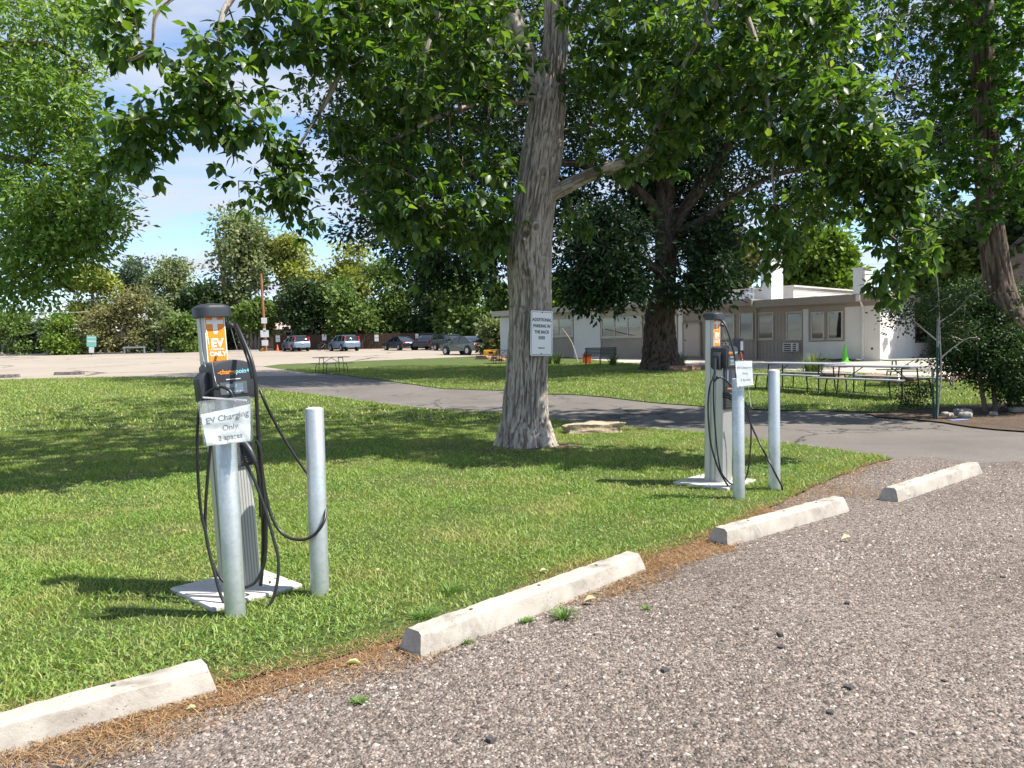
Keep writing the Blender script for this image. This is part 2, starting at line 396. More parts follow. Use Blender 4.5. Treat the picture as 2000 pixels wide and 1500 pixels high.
tag(blades('lawn_grass', L1, 395000, (.010, .036), (.004, .0082), (.4, 1.9), 'grass', (-6.5, 5.5, 3.0, 7.6), lawn_d), 'short green grass of the lawn round the charging stations', 'grass')
tag(blades('lawn_grass', L1, 420000, (.014, .042), (.007, .015), (.4, 1.7), 'grass', (-11, 8, 7.4, 15), lawn_d, 1), 'short green grass of the lawn under the grey barked tree', 'grass')
tag(blades('lawn_grass', L1, 170000, (.03, .065), (.02, .04), (.3, 1.3), 'grass', (-30, 3, 14.8, 38), None, 1), 'sunlit green grass of the lawn reaching the parking lot', 'grass')
tag(blades('lawn_grass', LAWN2, 230000, (.03, .065), (.016, .035), (.3, 1.3), 'grass', (-14, 17, 13, 42), None, 1), 'short green grass of the lawn with the picnic tables', 'grass')
# clover leaflets among the near grass
def scatter_flat(name, P, n, size, m, box, zoff, tilt, dens=None, aspect=1.0):
    x = rng.uniform(box[0], box[1], n); y = rng.uniform(box[2], box[3], n); ok = inpoly(P, x, y) & (np.abs(x) < .74 * y + 1.0)
    if dens is not None: ok &= rng.random(n) < dens(x, y)
    x, y = x[ok], y[ok]; n = len(x); s = rng.uniform(size[0], size[1], n) / 2; a = rng.uniform(0, 2 * np.pi, n)
    z = terr(x, y) + rng.uniform(zoff[0], zoff[1], n); tx, ty = rng.normal(0, tilt, n), rng.normal(0, tilt, n)
    q = []
    for k in range(5):
        u = np.cos(a + k * 2 * np.pi / 5) * s; v = np.sin(a + k * 2 * np.pi / 5) * s * aspect
        q.append(np.stack([x + u, y + v, z + u * tx + v * ty], -1))
    V = np.stack(q, 1).reshape(-1, 3); k = np.arange(n)[:, None] * 5
    F = np.concatenate([k + np.array([0, 1, 2]), k + np.array([0, 2, 3]), k + np.array([0, 3, 4])], 0)
    o = np_mesh(name, V, F, m); o['kind'] = 'stuff'; return o
def clover_d(x, y): return np.clip((wav(x * 1.4 + 3, y * 1.4) - .45) * 2.5, .06, 1) * np.clip(.2 + edge_dist(x, y) * 2, 0, 1)
tag(scatter_flat('clover', L1, 110000, (.008, .018), 'clover', (-6.5, 5.5, 3.0, 9.5), (.025, .06), .5, clover_d), 'small round clover leaflets mixed into the lawn', 'clover')
# dead grass lying along the lawn edge
ground_mat('dead_thatch', (.20, .115, .06), (.32, .21, .115), (.15, .08, .045), 6, 60, bmp=1.0, bs=140, bdist=.012)
def strip(P, a, b, seed):
    lo, hi = [], []
    for i, p in enumerate(P):
        d = (P[min(i + 1, len(P) - 1)] - P[max(i - 1, 0)]).normalized(); n_ = Vector((d.y, -d.x)); n_ = n_ if n_.y < 0 else -n_
        k = .55 + .9 * max(0, noise.noise(Vector((p.x * 1.1, p.y * 1.1, seed))) + .35)
        lo.append(p - n_ * a); hi.append(p + n_ * b * k)
    return lo + hi[::-1]
def fine(P, st=.08):
    o = []
    for a, b in zip(P[:-1], P[1:]):
        n = max(1, int((b - a).length / st)); o += [a.lerp(b, i / n) for i in range(n)]
    return o + [P[-1]]
EF = fine(EDGE[4:] + [EDGE_LEFT])
sheet('dead_grass', rough_edge(strip(EF, .06, .20, 3), .05, .16, 7), .0055, 'dead_thatch', .5)
# dry straw along the lawn edge
def straw_d(x, y):
    d = edge_dist(x, y) * np.where(inpoly(L1, x, y), 2.2, 1.0); return np.clip(1.0 - d / (.24 + .42 * wav(x * 1.3, y * 1.1 + 2) ** 2 * 1.6), 0, 1) ** .8 * np.where(x > 2.3, .22, 1.0)
ALL = [(-9, 0), (9, 0), (9, 12), (-9, 12)]
tag(blades('dry_straw', ALL, 1100000, (.004, .02), (.0025, .0055), (1.4, 5.0), 'straw', (-5.2, 4.6, 2.4, 9.6), straw_d), 'rusty brown dead grass between lawn and gravel', 'dead grass')
# gravel: small angular pebbles
def pebbles(name, n, size, m, box, dens=None, flat=(.35, .8)):
    x = rng.uniform(box[0], box[1], n); y = rng.uniform(box[2], box[3], n); ok = inpoly(GRAV, x, y) & (np.abs(x) < .74 * y + .8)
    if dens is not None: ok &= rng.random(n) < dens(x, y)
    x, y = x[ok], y[ok]; n = len(x)
    s = rng.gamma(2.2, 1.0, n); s = np.clip(size[0] + (size[1] - size[0]) * s / 7, size[0], size[1]) / 2
    base = np.array([[1, 0, -.3], [.1, 1, -.3], [-1, .1, -.3], [-.1, -1, -.3], [.1, .1, 1]], float)
    J = base[None] + rng.normal(0, .2, (n, 5, 3)); a = rng.uniform(0, 2 * np.pi, n); fl = rng.uniform(flat[0], flat[1], n); el = rng.uniform(.55, 1, n)
    px_ = J[:, :, 0] * s[:, None]; py_ = J[:, :, 1] * (s * el)[:, None]; pz = J[:, :, 2] * (s * fl)[:, None]
    V = np.stack([x[:, None] + px_ * np.cos(a)[:, None] - py_ * np.sin(a)[:, None], y[:, None] + px_ * np.sin(a)[:, None] + py_ * np.cos(a)[:, None], terr(x, y)[:, None] + .002 + pz + (s * fl * .25)[:, None]], -1).reshape(-1, 3)
    t = np.array([[0, 1, 4], [1, 2, 4], [2, 3, 4], [3, 0, 4]])
    F = (np.arange(n)[:, None, None] * 5 + t[None]).reshape(-1, 3)
    o = np_mesh(name, V, F, m); o['kind'] = 'stuff'; return o
m_, t_, n_, l_, b_ = nodes('pebble'); g_ = n_.new('ShaderNodeNewGeometry')
rp_ = ramp(n_, l_, g_.outputs['Random Per Island'], [(0, (.045, .038, .035)), (.24, (.105, .089, .078)), (.5, (.19, .160, .139)), (.74, (.265, .228, .2)), (.85, (.31, .232, .196)), (.94, (.35, .315, .278)), (1, (.46, .43, .39))])
l_.new(rp_.outputs[0], b_.inputs['Base Color']); b_.inputs['Roughness'].default_value = .85; b_.inputs['Specular IOR Level'].default_value = .25; MATS['pebble'] = m_
def grav_d(x, y): return np.clip(1.5 * wav(x * .7 + 1, y * .9) - .05, .16, 1)
tag(pebbles('gravel', 130000, (.006, .030), 'pebble', (-3.4, 4.6, 2.2, 5.4), grav_d), 'loose grey and pinkish pebbles spread over the lot', 'gravel')
tag(pebbles('gravel', 90000, (.009, .030), 'pebble', (-1, 7.5, 5.3, 10.5), grav_d), 'loose pebbles running on towards the driveway', 'gravel')

# ---------------------------------------------------------------- wheel stops
m_, t_, n_, l_, b_ = nodes('stop_concrete'); tcn = n_.new('ShaderNodeTexCoord'); ov = tcn.outputs['Object']
a_ = noise_node(n_, l_, 5, 7, .65, ov, .4); r_ = ramp(n_, l_, a_.outputs[0], [(.22, (.235, .21, .175)), (.42, (.37, .335, .285)), (.6, (.43, .395, .34)), (.8, (.49, .455, .40))])
v_ = n_.new('ShaderNodeTexVoronoi'); v_.inputs['Scale'].default_value = 55; l_.new(ov, v_.inputs['Vector'])
p_ = ramp(n_, l_, v_.outputs['Distance'], [(.08, (1, 1, 1)), (.2, (0, 0, 0))]); q_ = noise_node(n_, l_, 9, 3, .5, ov); q2 = ramp(n_, l_, q_.outputs[0], [(.50, (0, 0, 0)), (.58, (1, 1, 1))])
mm_ = n_.new('ShaderNodeMath'); mm_.operation = 'MULTIPLY'; l_.new(p_.outputs[0], mm_.inputs[0]); l_.new(q2.outputs[0], mm_.inputs[1])
x_ = n_.new('ShaderNodeMixRGB'); l_.new(mm_.outputs[0], x_.inputs[0]); l_.new(r_.outputs[0], x_.inputs[1]); x_.inputs[2].default_value = (.1, .09, .08, 1)
s_ = noise_node(n_, l_, 2.6, 6, .7, ov, 1.2); s2_ = ramp(n_, l_, s_.outputs[0], [(.36, (.5, .48, .46)), (.52, (1, 1, 1))])
y_ = n_.new('ShaderNodeMixRGB'); y_.blend_type = 'MULTIPLY'; y_.inputs[0].default_value = .75; l_.new(x_.outputs[0], y_.inputs[1]); l_.new(s2_.outputs[0], y_.inputs[2])
l_.new(y_.outputs[0], b_.inputs['Base Color']); b_.inputs['Roughness'].default_value = .9; b_.inputs['Specular IOR Level'].default_value = .2
bn_ = noise_node(n_, l_, 70, 6, .7, ov); bump(n_, l_, b_, bn_.outputs[0], .35); MATS['stop_concrete'] = m_
mat('dark_hole', (.05, .045, .04), .9)
def wheel_stop(fn, ff, label, length=None, w0=.19, w1=.105, h=.125, seed=0, m='stop_concrete', group='concrete wheel stops along the lawn', near=True):
    fn = Vector(fn[:2]); ff = Vector(ff[:2]); d = (ff - fn); ln = length or d.length; d.normalize(); back = Vector((-d.y, d.x))
    if length and near is False: fn = ff - d * length
    rz = math.atan2(d.y, d.x); zg = T(fn.x, fn.y)
    t = thing('wheel_stop', label, 'wheel stop', (fn.x, fn.y, zg), rz, group)
    ch = .035; prof = [(0, -.02), (.006, .03), ((w0 - w1) / 2 - .012, h - .018), ((w0 - w1) / 2 + .01, h), ((w0 + w1) / 2 - .01, h), ((w0 + w1) / 2 + .012, h - .018), (w0 - .006, .03), (w0, -.02)]
    nseg = 60; v, f = [], []; k = len(prof)
    for i in range(nseg + 1):
        x = ln * i / nseg; e = min(i, nseg - i); sh = {0: .82, 1: .95}.get(e, 1.0)
        for (py_, pz_) in prof:
            q = Vector((x * 9, py_ * 14 + seed * 7, pz_ * 14)); dd = .0045 * noise.noise(q) + .003 * noise.noise(q * 4) - .010 * max(0, noise.noise(q * 2.2 + Vector((9, 3, 1))) - .42) * 3
            xx = x + ((ch * (pz_ / h) * (1 if i == 0 else -1)) if e == 0 and pz_ > 0 else 0)
            v.append((xx, w0 / 2 + (py_ - w0 / 2) * (1 if e else .97) + dd, pz_ * (1 if pz_ < .04 else (.97 + .03 * sh)) + dd + (T(fn.x + d.x * x, fn.y + d.y * x) - zg)))
    for i in range(nseg):
        for j in range(k - 1): f.append((i * k + j, (i + 1) * k + j, (i + 1) * k + j + 1, i * k + j + 1))
    f.append(tuple(range(k - 1, -1, -1))); f.append(tuple(range(nseg * k, nseg * k + k)))
    b = MB(); b.add(v, f); o = b.build('block', m, t, smooth=28)
    bm = bmesh.new(); bm.from_mesh(o.data); bmesh.ops.recalc_face_normals(bm, faces=bm.faces); bm.to_mesh(o.data); bm.free()
    for hx in (.22, .5, .78):
        MB().lathe([(.011, h - .004), (.011, h + .0015), (.002, h + .0015)], 10, Matrix.Translation((ln * hx, w0 / 2, 0))).build('anchor_hole', 'dark_hole', t)
    return t
wheel_stop(G(0, 1480), G(427, 1354), 'pale concrete wheel stop with straw heaped along its whole front', 1.85, seed=1, near=False)
wheel_stop(G(822, 1291), G(1264, 1117), 'pale concrete wheel stop with green weeds at its foot', seed=2)
wheel_stop(G(1422, 1069), G(1660, 999), 'pale concrete wheel stop beside the station with the narrow tag', seed=3)
wheel_stop(G(1755, 982), G(1920, 925), 'pale concrete wheel stop lying wholly on gravel by the driveway', seed=4)
mat('old_concrete', (.16, .14, .125), .95, var=.5, vs=9, bmp=.5)
for a, b_2, lb in (((104, 733), (160, 732), 'weathered dark wheel stop at the lawn edge, whole'), ((-30, 739), (36, 737), 'weathered dark wheel stop at the lawn edge, cracked and half buried')):
    wheel_stop(G(*a), G(*b_2), lb, m='old_concrete', w0=.3, w1=.2, h=.17, group='old wheel stops at the far lawn edge')
# ---------------------------------------------------------------- foliage machinery
def unit(a): return a / np.maximum(1e-9, np.linalg.norm(a, axis=-1, keepdims=True))
LEAF = [(0, 0), (.28, .36), (.58, .5), (1, 0), (.58, -.5), (.28, -.36)]
MAPLE = [(0, 0), (-.05, .42), (.22, .36), (.42, .62), (.55, .26), (1, 0), (.55, -.26), (.42, -.62), (.22, -.36), (-.05, -.42)]
DIAM = [(0, 0), (.45, .5), (1, 0), (.45, -.5)]
def leaf_mesh(name, C, D, U, ln, wd, m, parent, outline=LEAF, fold=.12, droop=.18):
    """C base points, D base->tip, U rough leaf normal"""
    D = unit(D); Sd = unit(np.cross(D, U)); Nn = np.cross(Sd, D); ln = ln[:, None]; wd = wd[:, None]
    q = []
    for u, v in outline:
        q.append(C + D * ln * u + Sd * wd * v + Nn * (fold * wd * abs(v) * 2 - droop * ln * u * u))
    n, k = len(C), len(outline)
    if k == 4:
        V = np.stack(q, 1).reshape(-1, 3); b = np.arange(n)[:, None] * 4
        F = np.concatenate([b + np.array([0, 1, 2]), b + np.array([0, 2, 3])], 0)
    else:
        q.append(C + D * ln * .5 - Nn * (droop * ln * .25)); V = np.stack(q, 1).reshape(-1, 3); b = np.arange(n)[:, None] * (k + 1)
        F = np.concatenate([b + np.array([i, (i + 1) % k, k]) for i in range(k)], 0)
    if parent is not None:
        V = V - np.array(MW[parent.name].translation)[None]
    return np_mesh(name, V, F, m, parent)
def in_ball(n, shell=.0):
    d = unit(rng.normal(0, 1, (n, 3))); r = (shell ** 3 + (1 - shell ** 3) * rng.random(n)) ** (1 / 3)
    return d * r[:, None]
def lobes_px(spec):                                        # (px, py, Y, rx px, ry px, rY m, n) -> sample points
    out = []
    for (px, py, Y, rx, ry, rY, n) in spec:
        b = in_ball(n, .25)
        for k in b:
            y = Y + k[1] * rY; c = at(px, py, Y); s = Y / FPX
            out.append((c.x + k[0] * rx * s, y, c.z + k[2] * ry * s))
    return np.array(out)
def grow(seeds, tips, step=.4, r_tip=.004, power=.42, sides=4, jit=.08, sag=.0, maxr=.06):
    """join every tip to the nearest point of the skeleton; returns tube geometry and the arrival direction of each tip"""
    P = np.zeros((len(seeds) + 40 * len(tips), 3)); par = np.full(len(P), -1); n = len(seeds); P[:n] = seeds
    d0 = np.array([np.min(np.linalg.norm(seeds - t, axis=1)) for t in tips]); tipi = np.zeros(len(tips), int); dirs = np.zeros((len(tips), 3))
    for i in np.argsort(d0):
        t = tips[i]; dd = np.linalg.norm(P[:n] - t, axis=1); j = int(np.argmin(dd)); k = min(39, max(1, int(dd[j] / step))); a = P[j].copy(); pr = j
        side = unit(rng.normal(0, 1, 3)) * jit * dd[j]
        for q in range(1, k + 1):
            f = q / k; p = a + (t - a) * f + side * math.sin(math.pi * f) + np.array([0, 0, sag * dd[j] * math.sin(math.pi * f)])
            P[n] = p; par[n] = pr; pr = n; n += 1
        tipi[i] = pr; dirs[i] = P[pr] - P[par[pr]]
    load = np.zeros(n)
    for i in tipi: load[i] += 1
    for i in range(n - 1, len(seeds) - 1, -1): load[par[i]] += load[i]
    idx = np.arange(len(seeds), n); A = P[par[idx]]; B = P[idx]
    rB = np.minimum(maxr, r_tip * np.maximum(1, load[idx]) ** power); rA = np.where(par[idx] < len(seeds), rB * 1.1, np.minimum(maxr, r_tip * np.maximum(1, load[par[idx]]) ** power))
    d = unit(B - A); o = unit(np.cross(d, np.array([.31, .2, .93]))); s2 = np.cross(d, o); V = []
    for (Q, r) in ((A - d * rA[:, None] * .5, rA), (B, rB)):
        for k in range(sides):
            c = 2 * np.pi * k / sides; V.append(Q + (o * math.cos(c) + s2 * math.sin(c)) * r[:, None])
    V = np.stack(V, 1).reshape(-1, 3); b = np.arange(len(idx))[:, None] * 2 * sides
    F = np.concatenate([b + np.array([k, (k + 1) % sides, sides + (k + 1) % sides, sides + k]) for k in range(sides)], 0)
    return V, F, unit(dirs)
def dens_path(pts, step=.25):
    out = []
    for a, b in zip(pts[:-1], pts[1:]):
        n = max(1, int((b - a).length / step))
        for i in range(n): out.append(a.lerp(b, i / n))
    out.append(pts[-1]); return out
def sprigs(tips, dirs, per, spread, nl, ln, wd, sun_bias=0):
    C, D, U = [], [], []
    n = len(tips)
    for _ in range(per):
        c = tips + rng.normal(0, spread, (n, 3)) * np.array([1, 1, .7]); d0 = unit(dirs + rng.normal(0, .6, (n, 3)))
        ax = unit(np.cross(d0, np.array([.1, .2, 1.0]))); bx = np.cross(d0, ax); a0 = rng.uniform(0, 6.28, n)
        for k in range(nl):
            a = a0 + k * 2 * np.pi / nl; rad = ax * np.cos(a)[:, None] + bx * np.sin(a)[:, None]
            d = unit(d0 * .45 + rad * .9 + np.array([0, 0, -.55]) + rng.normal(0, .18, (n, 3)))
            C.append(c + d * .02); D.append(d); U.append(np.array([0, 0, 1.0]) + rad * .2 + rng.normal(0, .35, (n, 3)))
    C = np.concatenate(C); D = np.concatenate(D); U = np.concatenate(U); k = len(C)
    L_ = rng.uniform(ln[0], ln[1], k); return C, D, U, L_, L_ * rng.uniform(wd[0], wd[1], k)
def clumps(lobes, ncl, per, sig, ln, wd, flat=.6, shell=.7, up=.6):
    """lobes: (centre, (rx,ry,rz), weight) in metres; leaves gathered in clumps near the lobe surfaces"""
    wts = np.array([l[2] for l in lobes], float); wts /= wts.sum(); cs = []
    for l, q in zip(lobes, wts):
        k = max(1, int(round(ncl * q))); cs.append(np.array(l[0])[None] + in_ball(k, shell if rng.random() < .85 else 0) * np.array(l[1])[None])
    cs = np.concatenate(cs); n = len(cs) * per
    C = np.repeat(cs, per, 0); s = np.repeat(rng.uniform(.6, 1.35, len(cs)) * sig, per)[:, None]
    off = rng.normal(0, 1, (n, 3)) * s * np.array([1, 1, flat]); C = C + off
    D = unit(off + rng.normal(0, .7, (n, 3)) * s + np.array([0, 0, -.25]) * s); U = rng.normal(0, 1, (n, 3)) + np.array([.25, 0, up])
    L_ = rng.uniform(ln[0], ln[1], n); return C, D, U, L_, L_ * rng.uniform(wd[0], wd[1], n), cs
def lobe_px_m(spec):
    return [(tuple(at(px, py, Y)), (rx * Y / FPX, rY, ry * Y / FPX), n) for (px, py, Y, rx, ry, rY, n) in spec]

# ---------------------------------------------------------------- bark
def barkmat(name, lo, mid, hi, sx=16, sz=2.2, bmp=.8, pt=True):
    m, t, n, l, b = nodes(name); tcn = n.new('ShaderNodeTexCoord'); mp = n.new('ShaderNodeMapping'); mp.inputs['Scale'].default_value = (sx, sx, sz)
    l.new(tcn.outputs['Object'], mp.inputs[0]); a = noise_node(n, l, 1.0, 8, .65, mp.outputs[0], .8)
    r = ramp(n, l, a.outputs[0], [(.28, lo), (.45, mid), (.72, hi)]); out = r.outputs[0]
    if pt:
        g = n.new('ShaderNodeAttribute'); g.attribute_name = 'furrow'; pr = ramp(n, l, g.outputs['Fac'], [(.12, (1, 1, 1)), (.8, (.30, .265, .235))])
        mx = n.new('ShaderNodeMixRGB'); mx.blend_type = 'MULTIPLY'; mx.inputs[0].default_value = .8; l.new(out, mx.inputs[1]); l.new(pr.outputs[0], mx.inputs[2]); out = mx.outputs[0]
    l.new(out, b.inputs['Base Color']); b.inputs['Roughness'].default_value = .95; b.inputs['Specular IOR Level'].default_value = .15
    f = noise_node(n, l, 3.2, 8, .75, mp.outputs[0], .5); bump(n, l, b, f.outputs[0], bmp, .02); MATS[name] = m; return m
barkmat('bark_grey', (.25, .20, .155), (.42, .365, .305), (.60, .545, .475), 18, 3.0)
barkmat('bark_brown', (.07, .052, .04), (.15, .115, .09), (.24, .19, .15), 9, 1.6)
barkmat('bark_dark', (.045, .034, .027), (.095, .073, .058), (.16, .125, .10), 9, 1.6)
barkmat('bark_far', (.12, .10, .085), (.22, .19, .16), (.33, .29, .25), 4, 1, .4, False)
def bark_trunk(path, name, m, parent, n=96, rings=280, depth=.03, freq=7.0, flare=0, lobes=5, seed=0, knots=()):
    """path: (Vector, radius) along the axis; furrowed surface"""
    P = [p for p, r in path]; Rr = [r for p, r in path]; b = MB(); seg = []
    cum = [0]
    for i in range(1, len(P)): cum.append(cum[-1] + (P[i] - P[i - 1]).length)
    Lt = cum[-1]; v, f = [], []; up = None; fur = []
    for i in range(rings + 1):
        h = Lt * (i / rings) ** 1.15; j = max(0, min(len(P) - 2, int(np.searchsorted(cum, h, 'right')) - 1)); t = (h - cum[j]) / max(1e-6, cum[j + 1] - cum[j])
        p0, p1, p2, p3 = P[max(0, j - 1)], P[j], P[j + 1], P[min(len(P) - 1, j + 2)]
        c = .5 * ((2 * p1) + (p2 - p0) * t + (2 * p0 - 5 * p1 + 4 * p2 - p3) * t * t + (3 * p1 - p0 - 3 * p2 + p3) * t ** 3)
        ts = t * t * (3 - 2 * t); r = Rr[j] * (1 - ts) + Rr[j + 1] * ts
        d = (p2 - p1).normalized(); up = Vector((0, -1, 0)) if up is None else up; up = (up - d * up.dot(d)).normalized(); sd_ = d.cross(up)
        for k in range(n):
            a = 2 * math.pi * k / n; ca, sa = math.cos(a), math.sin(a)
            warp = noise.noise(Vector((ca * 1.5, sa * 1.5, h * .9 + seed))) * .55
            q = Vector((math.cos(a + warp * .4) * freq * r / .33, math.sin(a + warp * .4) * freq * r / .33, h * 1.0 + seed))
            n1 = noise.noise(q); n2 = noise.noise(q * 2.1 + Vector((3, 1, 5))); n3 = noise.noise(Vector((q.x * .8, q.y * .8, q.z * 4.0)))
            g1 = math.exp(-(n1 / .11) ** 2); g2 = math.exp(-(n2 / .09) ** 2); g3 = math.exp(-(n3 / .06) ** 2) * .5
            gv = min(1.0, .95 * g1 + .6 * g2 + g3 * .4); fur.append(gv)
            dd = depth * (.3 - gv + .5 * n2 + .4 * noise.noise(q * .5)) + .06 * r * noise.noise(Vector((ca * 1.2, sa * 1.2, h * 1.4 + seed * 2)))
            fl = 0
            if flare: fl = flare * r * math.exp(-h / .26) * (1 + .5 * math.cos(lobes * a + 1.1 + warp * 4) + .9 * noise.noise(Vector((ca * 2.3, sa * 2.3, seed + .5)))) + .12 * flare * r * math.exp(-h / .8)
            kx = 0
            for (ka, kh, kr) in knots:
                da = ((a - ka + math.pi) % (2 * math.pi) - math.pi) * r; dist = math.hypot(da, (h - kh) * .8) / kr
                if dist < 2.2: kx += .055 * math.exp(-((dist - .75) / .38) ** 2) - .07 * math.exp(-(dist / .42) ** 2)
            v.append(c + (up * ca + sd_ * sa) * (r + dd + fl + kx))
    for i in range(rings):
        for k in range(n): f.append((i * n + k, i * n + (k + 1) % n, (i + 1) * n + (k + 1) % n, (i + 1) * n + k))
    f.append(tuple(range(rings * n, rings * n + n))); b.add(v, f)
    o = b.build(name, m, parent, world=True, smooth=180)
    at_ = o.data.attributes.new('furrow', 'FLOAT', 'POINT'); at_.data.foreach_set('value', fur); return o

# ---------------------------------------------------------------- the grey barked tree with the parking sign
leafmat('leaf_main', [(.025, .058, .015), (.040, .090, .02), (.064, .132, .027), (.098, .178, .036), (.16, .225, .06)], .45, .40, (1.75, 1.75, .5), .5)
leafmat('leaf_ash', [(.10, .19, .035), (.15, .26, .05), (.21, .33, .07), (.29, .38, .11)], .42, .42, (1.5, 1.5, .6), .4)
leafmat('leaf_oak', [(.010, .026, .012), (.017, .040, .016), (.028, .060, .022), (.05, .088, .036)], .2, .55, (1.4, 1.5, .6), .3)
leafmat('leaf_maple', [(.03, .085, .014), (.05, .12, .018), (.085, .17, .024)], .42, .4, (1.7, 1.7, .5), .4)
leafmat('leaf_shrub', [(.022, .05, .016), (.036, .078, .022), (.06, .105, .03)], .3, .5, None, .25)
mt = thing('shade_tree', 'broad leafed shade tree with shaggy grey bark carrying the white parking sign', 'tree', tr0)
Y0 = tr0.y + .05
def ap(l): return [(at(x, y, Y), r) for (x, y, Y, r) in l]
tp = [(tr0 + Vector((0, .05, -.12)), .40)] + ap([(1028, 850, Y0, .365), (1027, 800, Y0, .325), (1030, 700, Y0, .305), (1036, 600, Y0, .31), (1033, 500, Y0, .325), (1044, 400, Y0, .305), (1058, 300, Y0, .295), (1068, 220, Y0, .265), (1078, 150, Y0, .20), (1085, 80, Y0, .175), (1087, 0, Y0, .17), (1090, -150, Y0, .15), (1100, -350, Y0, .11), (1120, -600, Y0 + .2, .06)])
bark_trunk(tp, 'trunk', 'bark_grey', mt, 150, 470, .032, 7.5, .34, 5, 1, [(-.15, 2.72, .085), (-.25, 3.28, .085), (.18, 3.4, .07), (.15, 4.2, .09), (-.35, 2.2, .05)])
limbs = {}
def limb(key, pts, parent=mt, m='bark_grey', name='limb', n=20, depth=.012):
    path = ap(pts); limbs.setdefault(parent.name, []).append([p for p, r in path])
    return bark_trunk(path, name, m, parent, n, max(24, 10 * len(path)), depth, 5, 0, 5, len(key))
limb('L', [(1066, 270, Y0, .15), (1050, 190, Y0, .17), (1030, 120, Y0 - .05, .16), (1003, 50, Y0 - .1, .15), (985, 0, Y0 - .15, .145), (930, -150, Y0 - .5, .11), (850, -330, Y0 - .8, .07)], n=36, depth=.022)
limb('RL', [(1060, 388, Y0, .12), (1100, 368, Y0 - .15, .105), (1140, 348, Y0 - .3, .092), (1190, 328, Y0 - .5, .088), (1262, 300, Y0 - .7, .082), (1300, 215, Y0 - 1, .06), (1345, 115, Y0 - 1.2, .055), (1400, 0, Y0 - 1.5, .05), (1440, -120, Y0 - 1.8, .04)], n=32, depth=.014)
limb('RD', [(1400, 0, Y0 - 1.5, .04), (1450, 20, 10.0, .036), (1478, 90, 9.8, .034), (1492, 140, 9.7, .03), (1560, 175, 9.6, .027), (1620, 240, 9.5, .024), (1680, 320, 9.4, .018), (1730, 420, 9.4, .012)])
limb('RE', [(1492, 140, 9.7, .022), (1500, 210, 9.7, .02), (1506, 300, 9.8, .016), (1512, 400, 9.9, .01)])
limb('LL', [(1030, 198, Y0 - .2, .05), (960, 197, Y0 - .4, .042), (905, 212, Y0 - .8, .038), (838, 236, Y0 - 1.2, .03), (780, 268, Y0 - 1.6, .02)])
limb('LU', [(945, -110, Y0 - .45, .07), (820, -140, 10.6, .06), (660, -110, 9.6, .055), (520, -60, 9.0, .045), (445, 10, 8.6, .032), (428, 90, 8.5, .026), (445, 150, 8.5, .02), (470, 220, 8.6, .014)])
limb('LV', [(520, -60, 9.0, .03), (400, -40, 8.6, .025), (310, 20, 8.4, .02), (295, 90, 8.4, .016), (250, 120, 8.4, .01)])
limb('LW', [(690, -120, 9.8, .04), (700, 10, 9.8, .035), (660, 150, 9.7, .028), (600, 260, 9.6, .02), (540, 350, 9.5, .012)])
limb('LX', [(880, -120, Y0 - .6, .05), (860, 0, 10.8, .04), (830, 110, 10.6, .035), (800, 240, 10.6, .025), (780, 380, 10.7, .014)])
limb('UP', [(1095, -250, Y0, .09), (1250, -360, 11.4, .07), (1450, -420, 10.8, .05), (1650, -400, 10.2, .03)])
spec = [(215, 60, 8.4, 90, 66, .5, 12), (310, 235, 8.4, 95, 62, .5, 18), (240, 310, 8.4, 60, 46, .4, 8), (430, 110, 8.6, 60, 110, .7, 18), (480, 220, 8.6, 90, 62, .6, 17),
        (505, 372, 9.0, 70, 30, .4, 9), (575, 330, 9.4, 46, 64, .6, 9), (590, 432, 9.3, 26, 16, .2, 3), (620, 70, 9.4, 140, 105, 1.2, 48), (800, 110, 10, 160, 140, 1.4, 80), (725, 290, 10.2, 75, 110, .9, 34),
        (860, 340, 10.6, 140, 130, 1.1, 66), (810, 440, 10.8, 80, 60, .7, 18), (950, 460, 11.2, 45, 90, .6, 16), (960, 110, 10.8, 70, 130, .9, 28), (1180, 100, 11.4, 90, 130, 1.2, 54), (1300, 150, 10.8, 130, 160, 1.4, 66),
        (1420, 120, 10.2, 120, 140, 1.2, 56), (1540, 80, 9.8, 110, 110, 1, 42), (1560, 240, 9.6, 85, 85, .8, 30), (1640, 215, 9.4, 75, 75, .7, 26), (1690, 315, 9.4, 72, 66, .6, 26), (1750, 325, 9.3, 62, 55, .5, 18),
        (1740, 430, 9.4, 55, 55, .4, 16), (1780, 475, 9.4, 36, 36, .3, 7), (1735, 545, 9.5, 26, 42, .25, 6), (1490, 420, 10, 45, 55, .4, 9), (1518, 490, 10, 28, 50, .3, 7), (1600, 380, 10, 75, 55, .7, 17), (1240, 290, 11.2, 100, 66, .8, 22),
        (1140, 425, 11.9, 36, 36, .4, 5), (1660, 70, 10.2, 90, 90, .8, 16),
        (300, -190, 9.2, 230, 130, 1.2, 34), (700, -230, 10.6, 300, 160, 2.2, 110), (1100, -280, 11.6, 300, 180, 2.4, 110), (1440, -240, 11.2, 220, 150, 1.6, 70), (1000, -600, 12, 330, 220, 2.8, 110), (1380, -540, 12.2, 240, 180, 2.0, 66), (800, -480, 12, 240, 180, 2.2, 70)]
def lobes_m(L_): return np.concatenate([np.array(c)[None] + in_ball(n, .25) * np.array(r)[None] for c, r, n in L_])
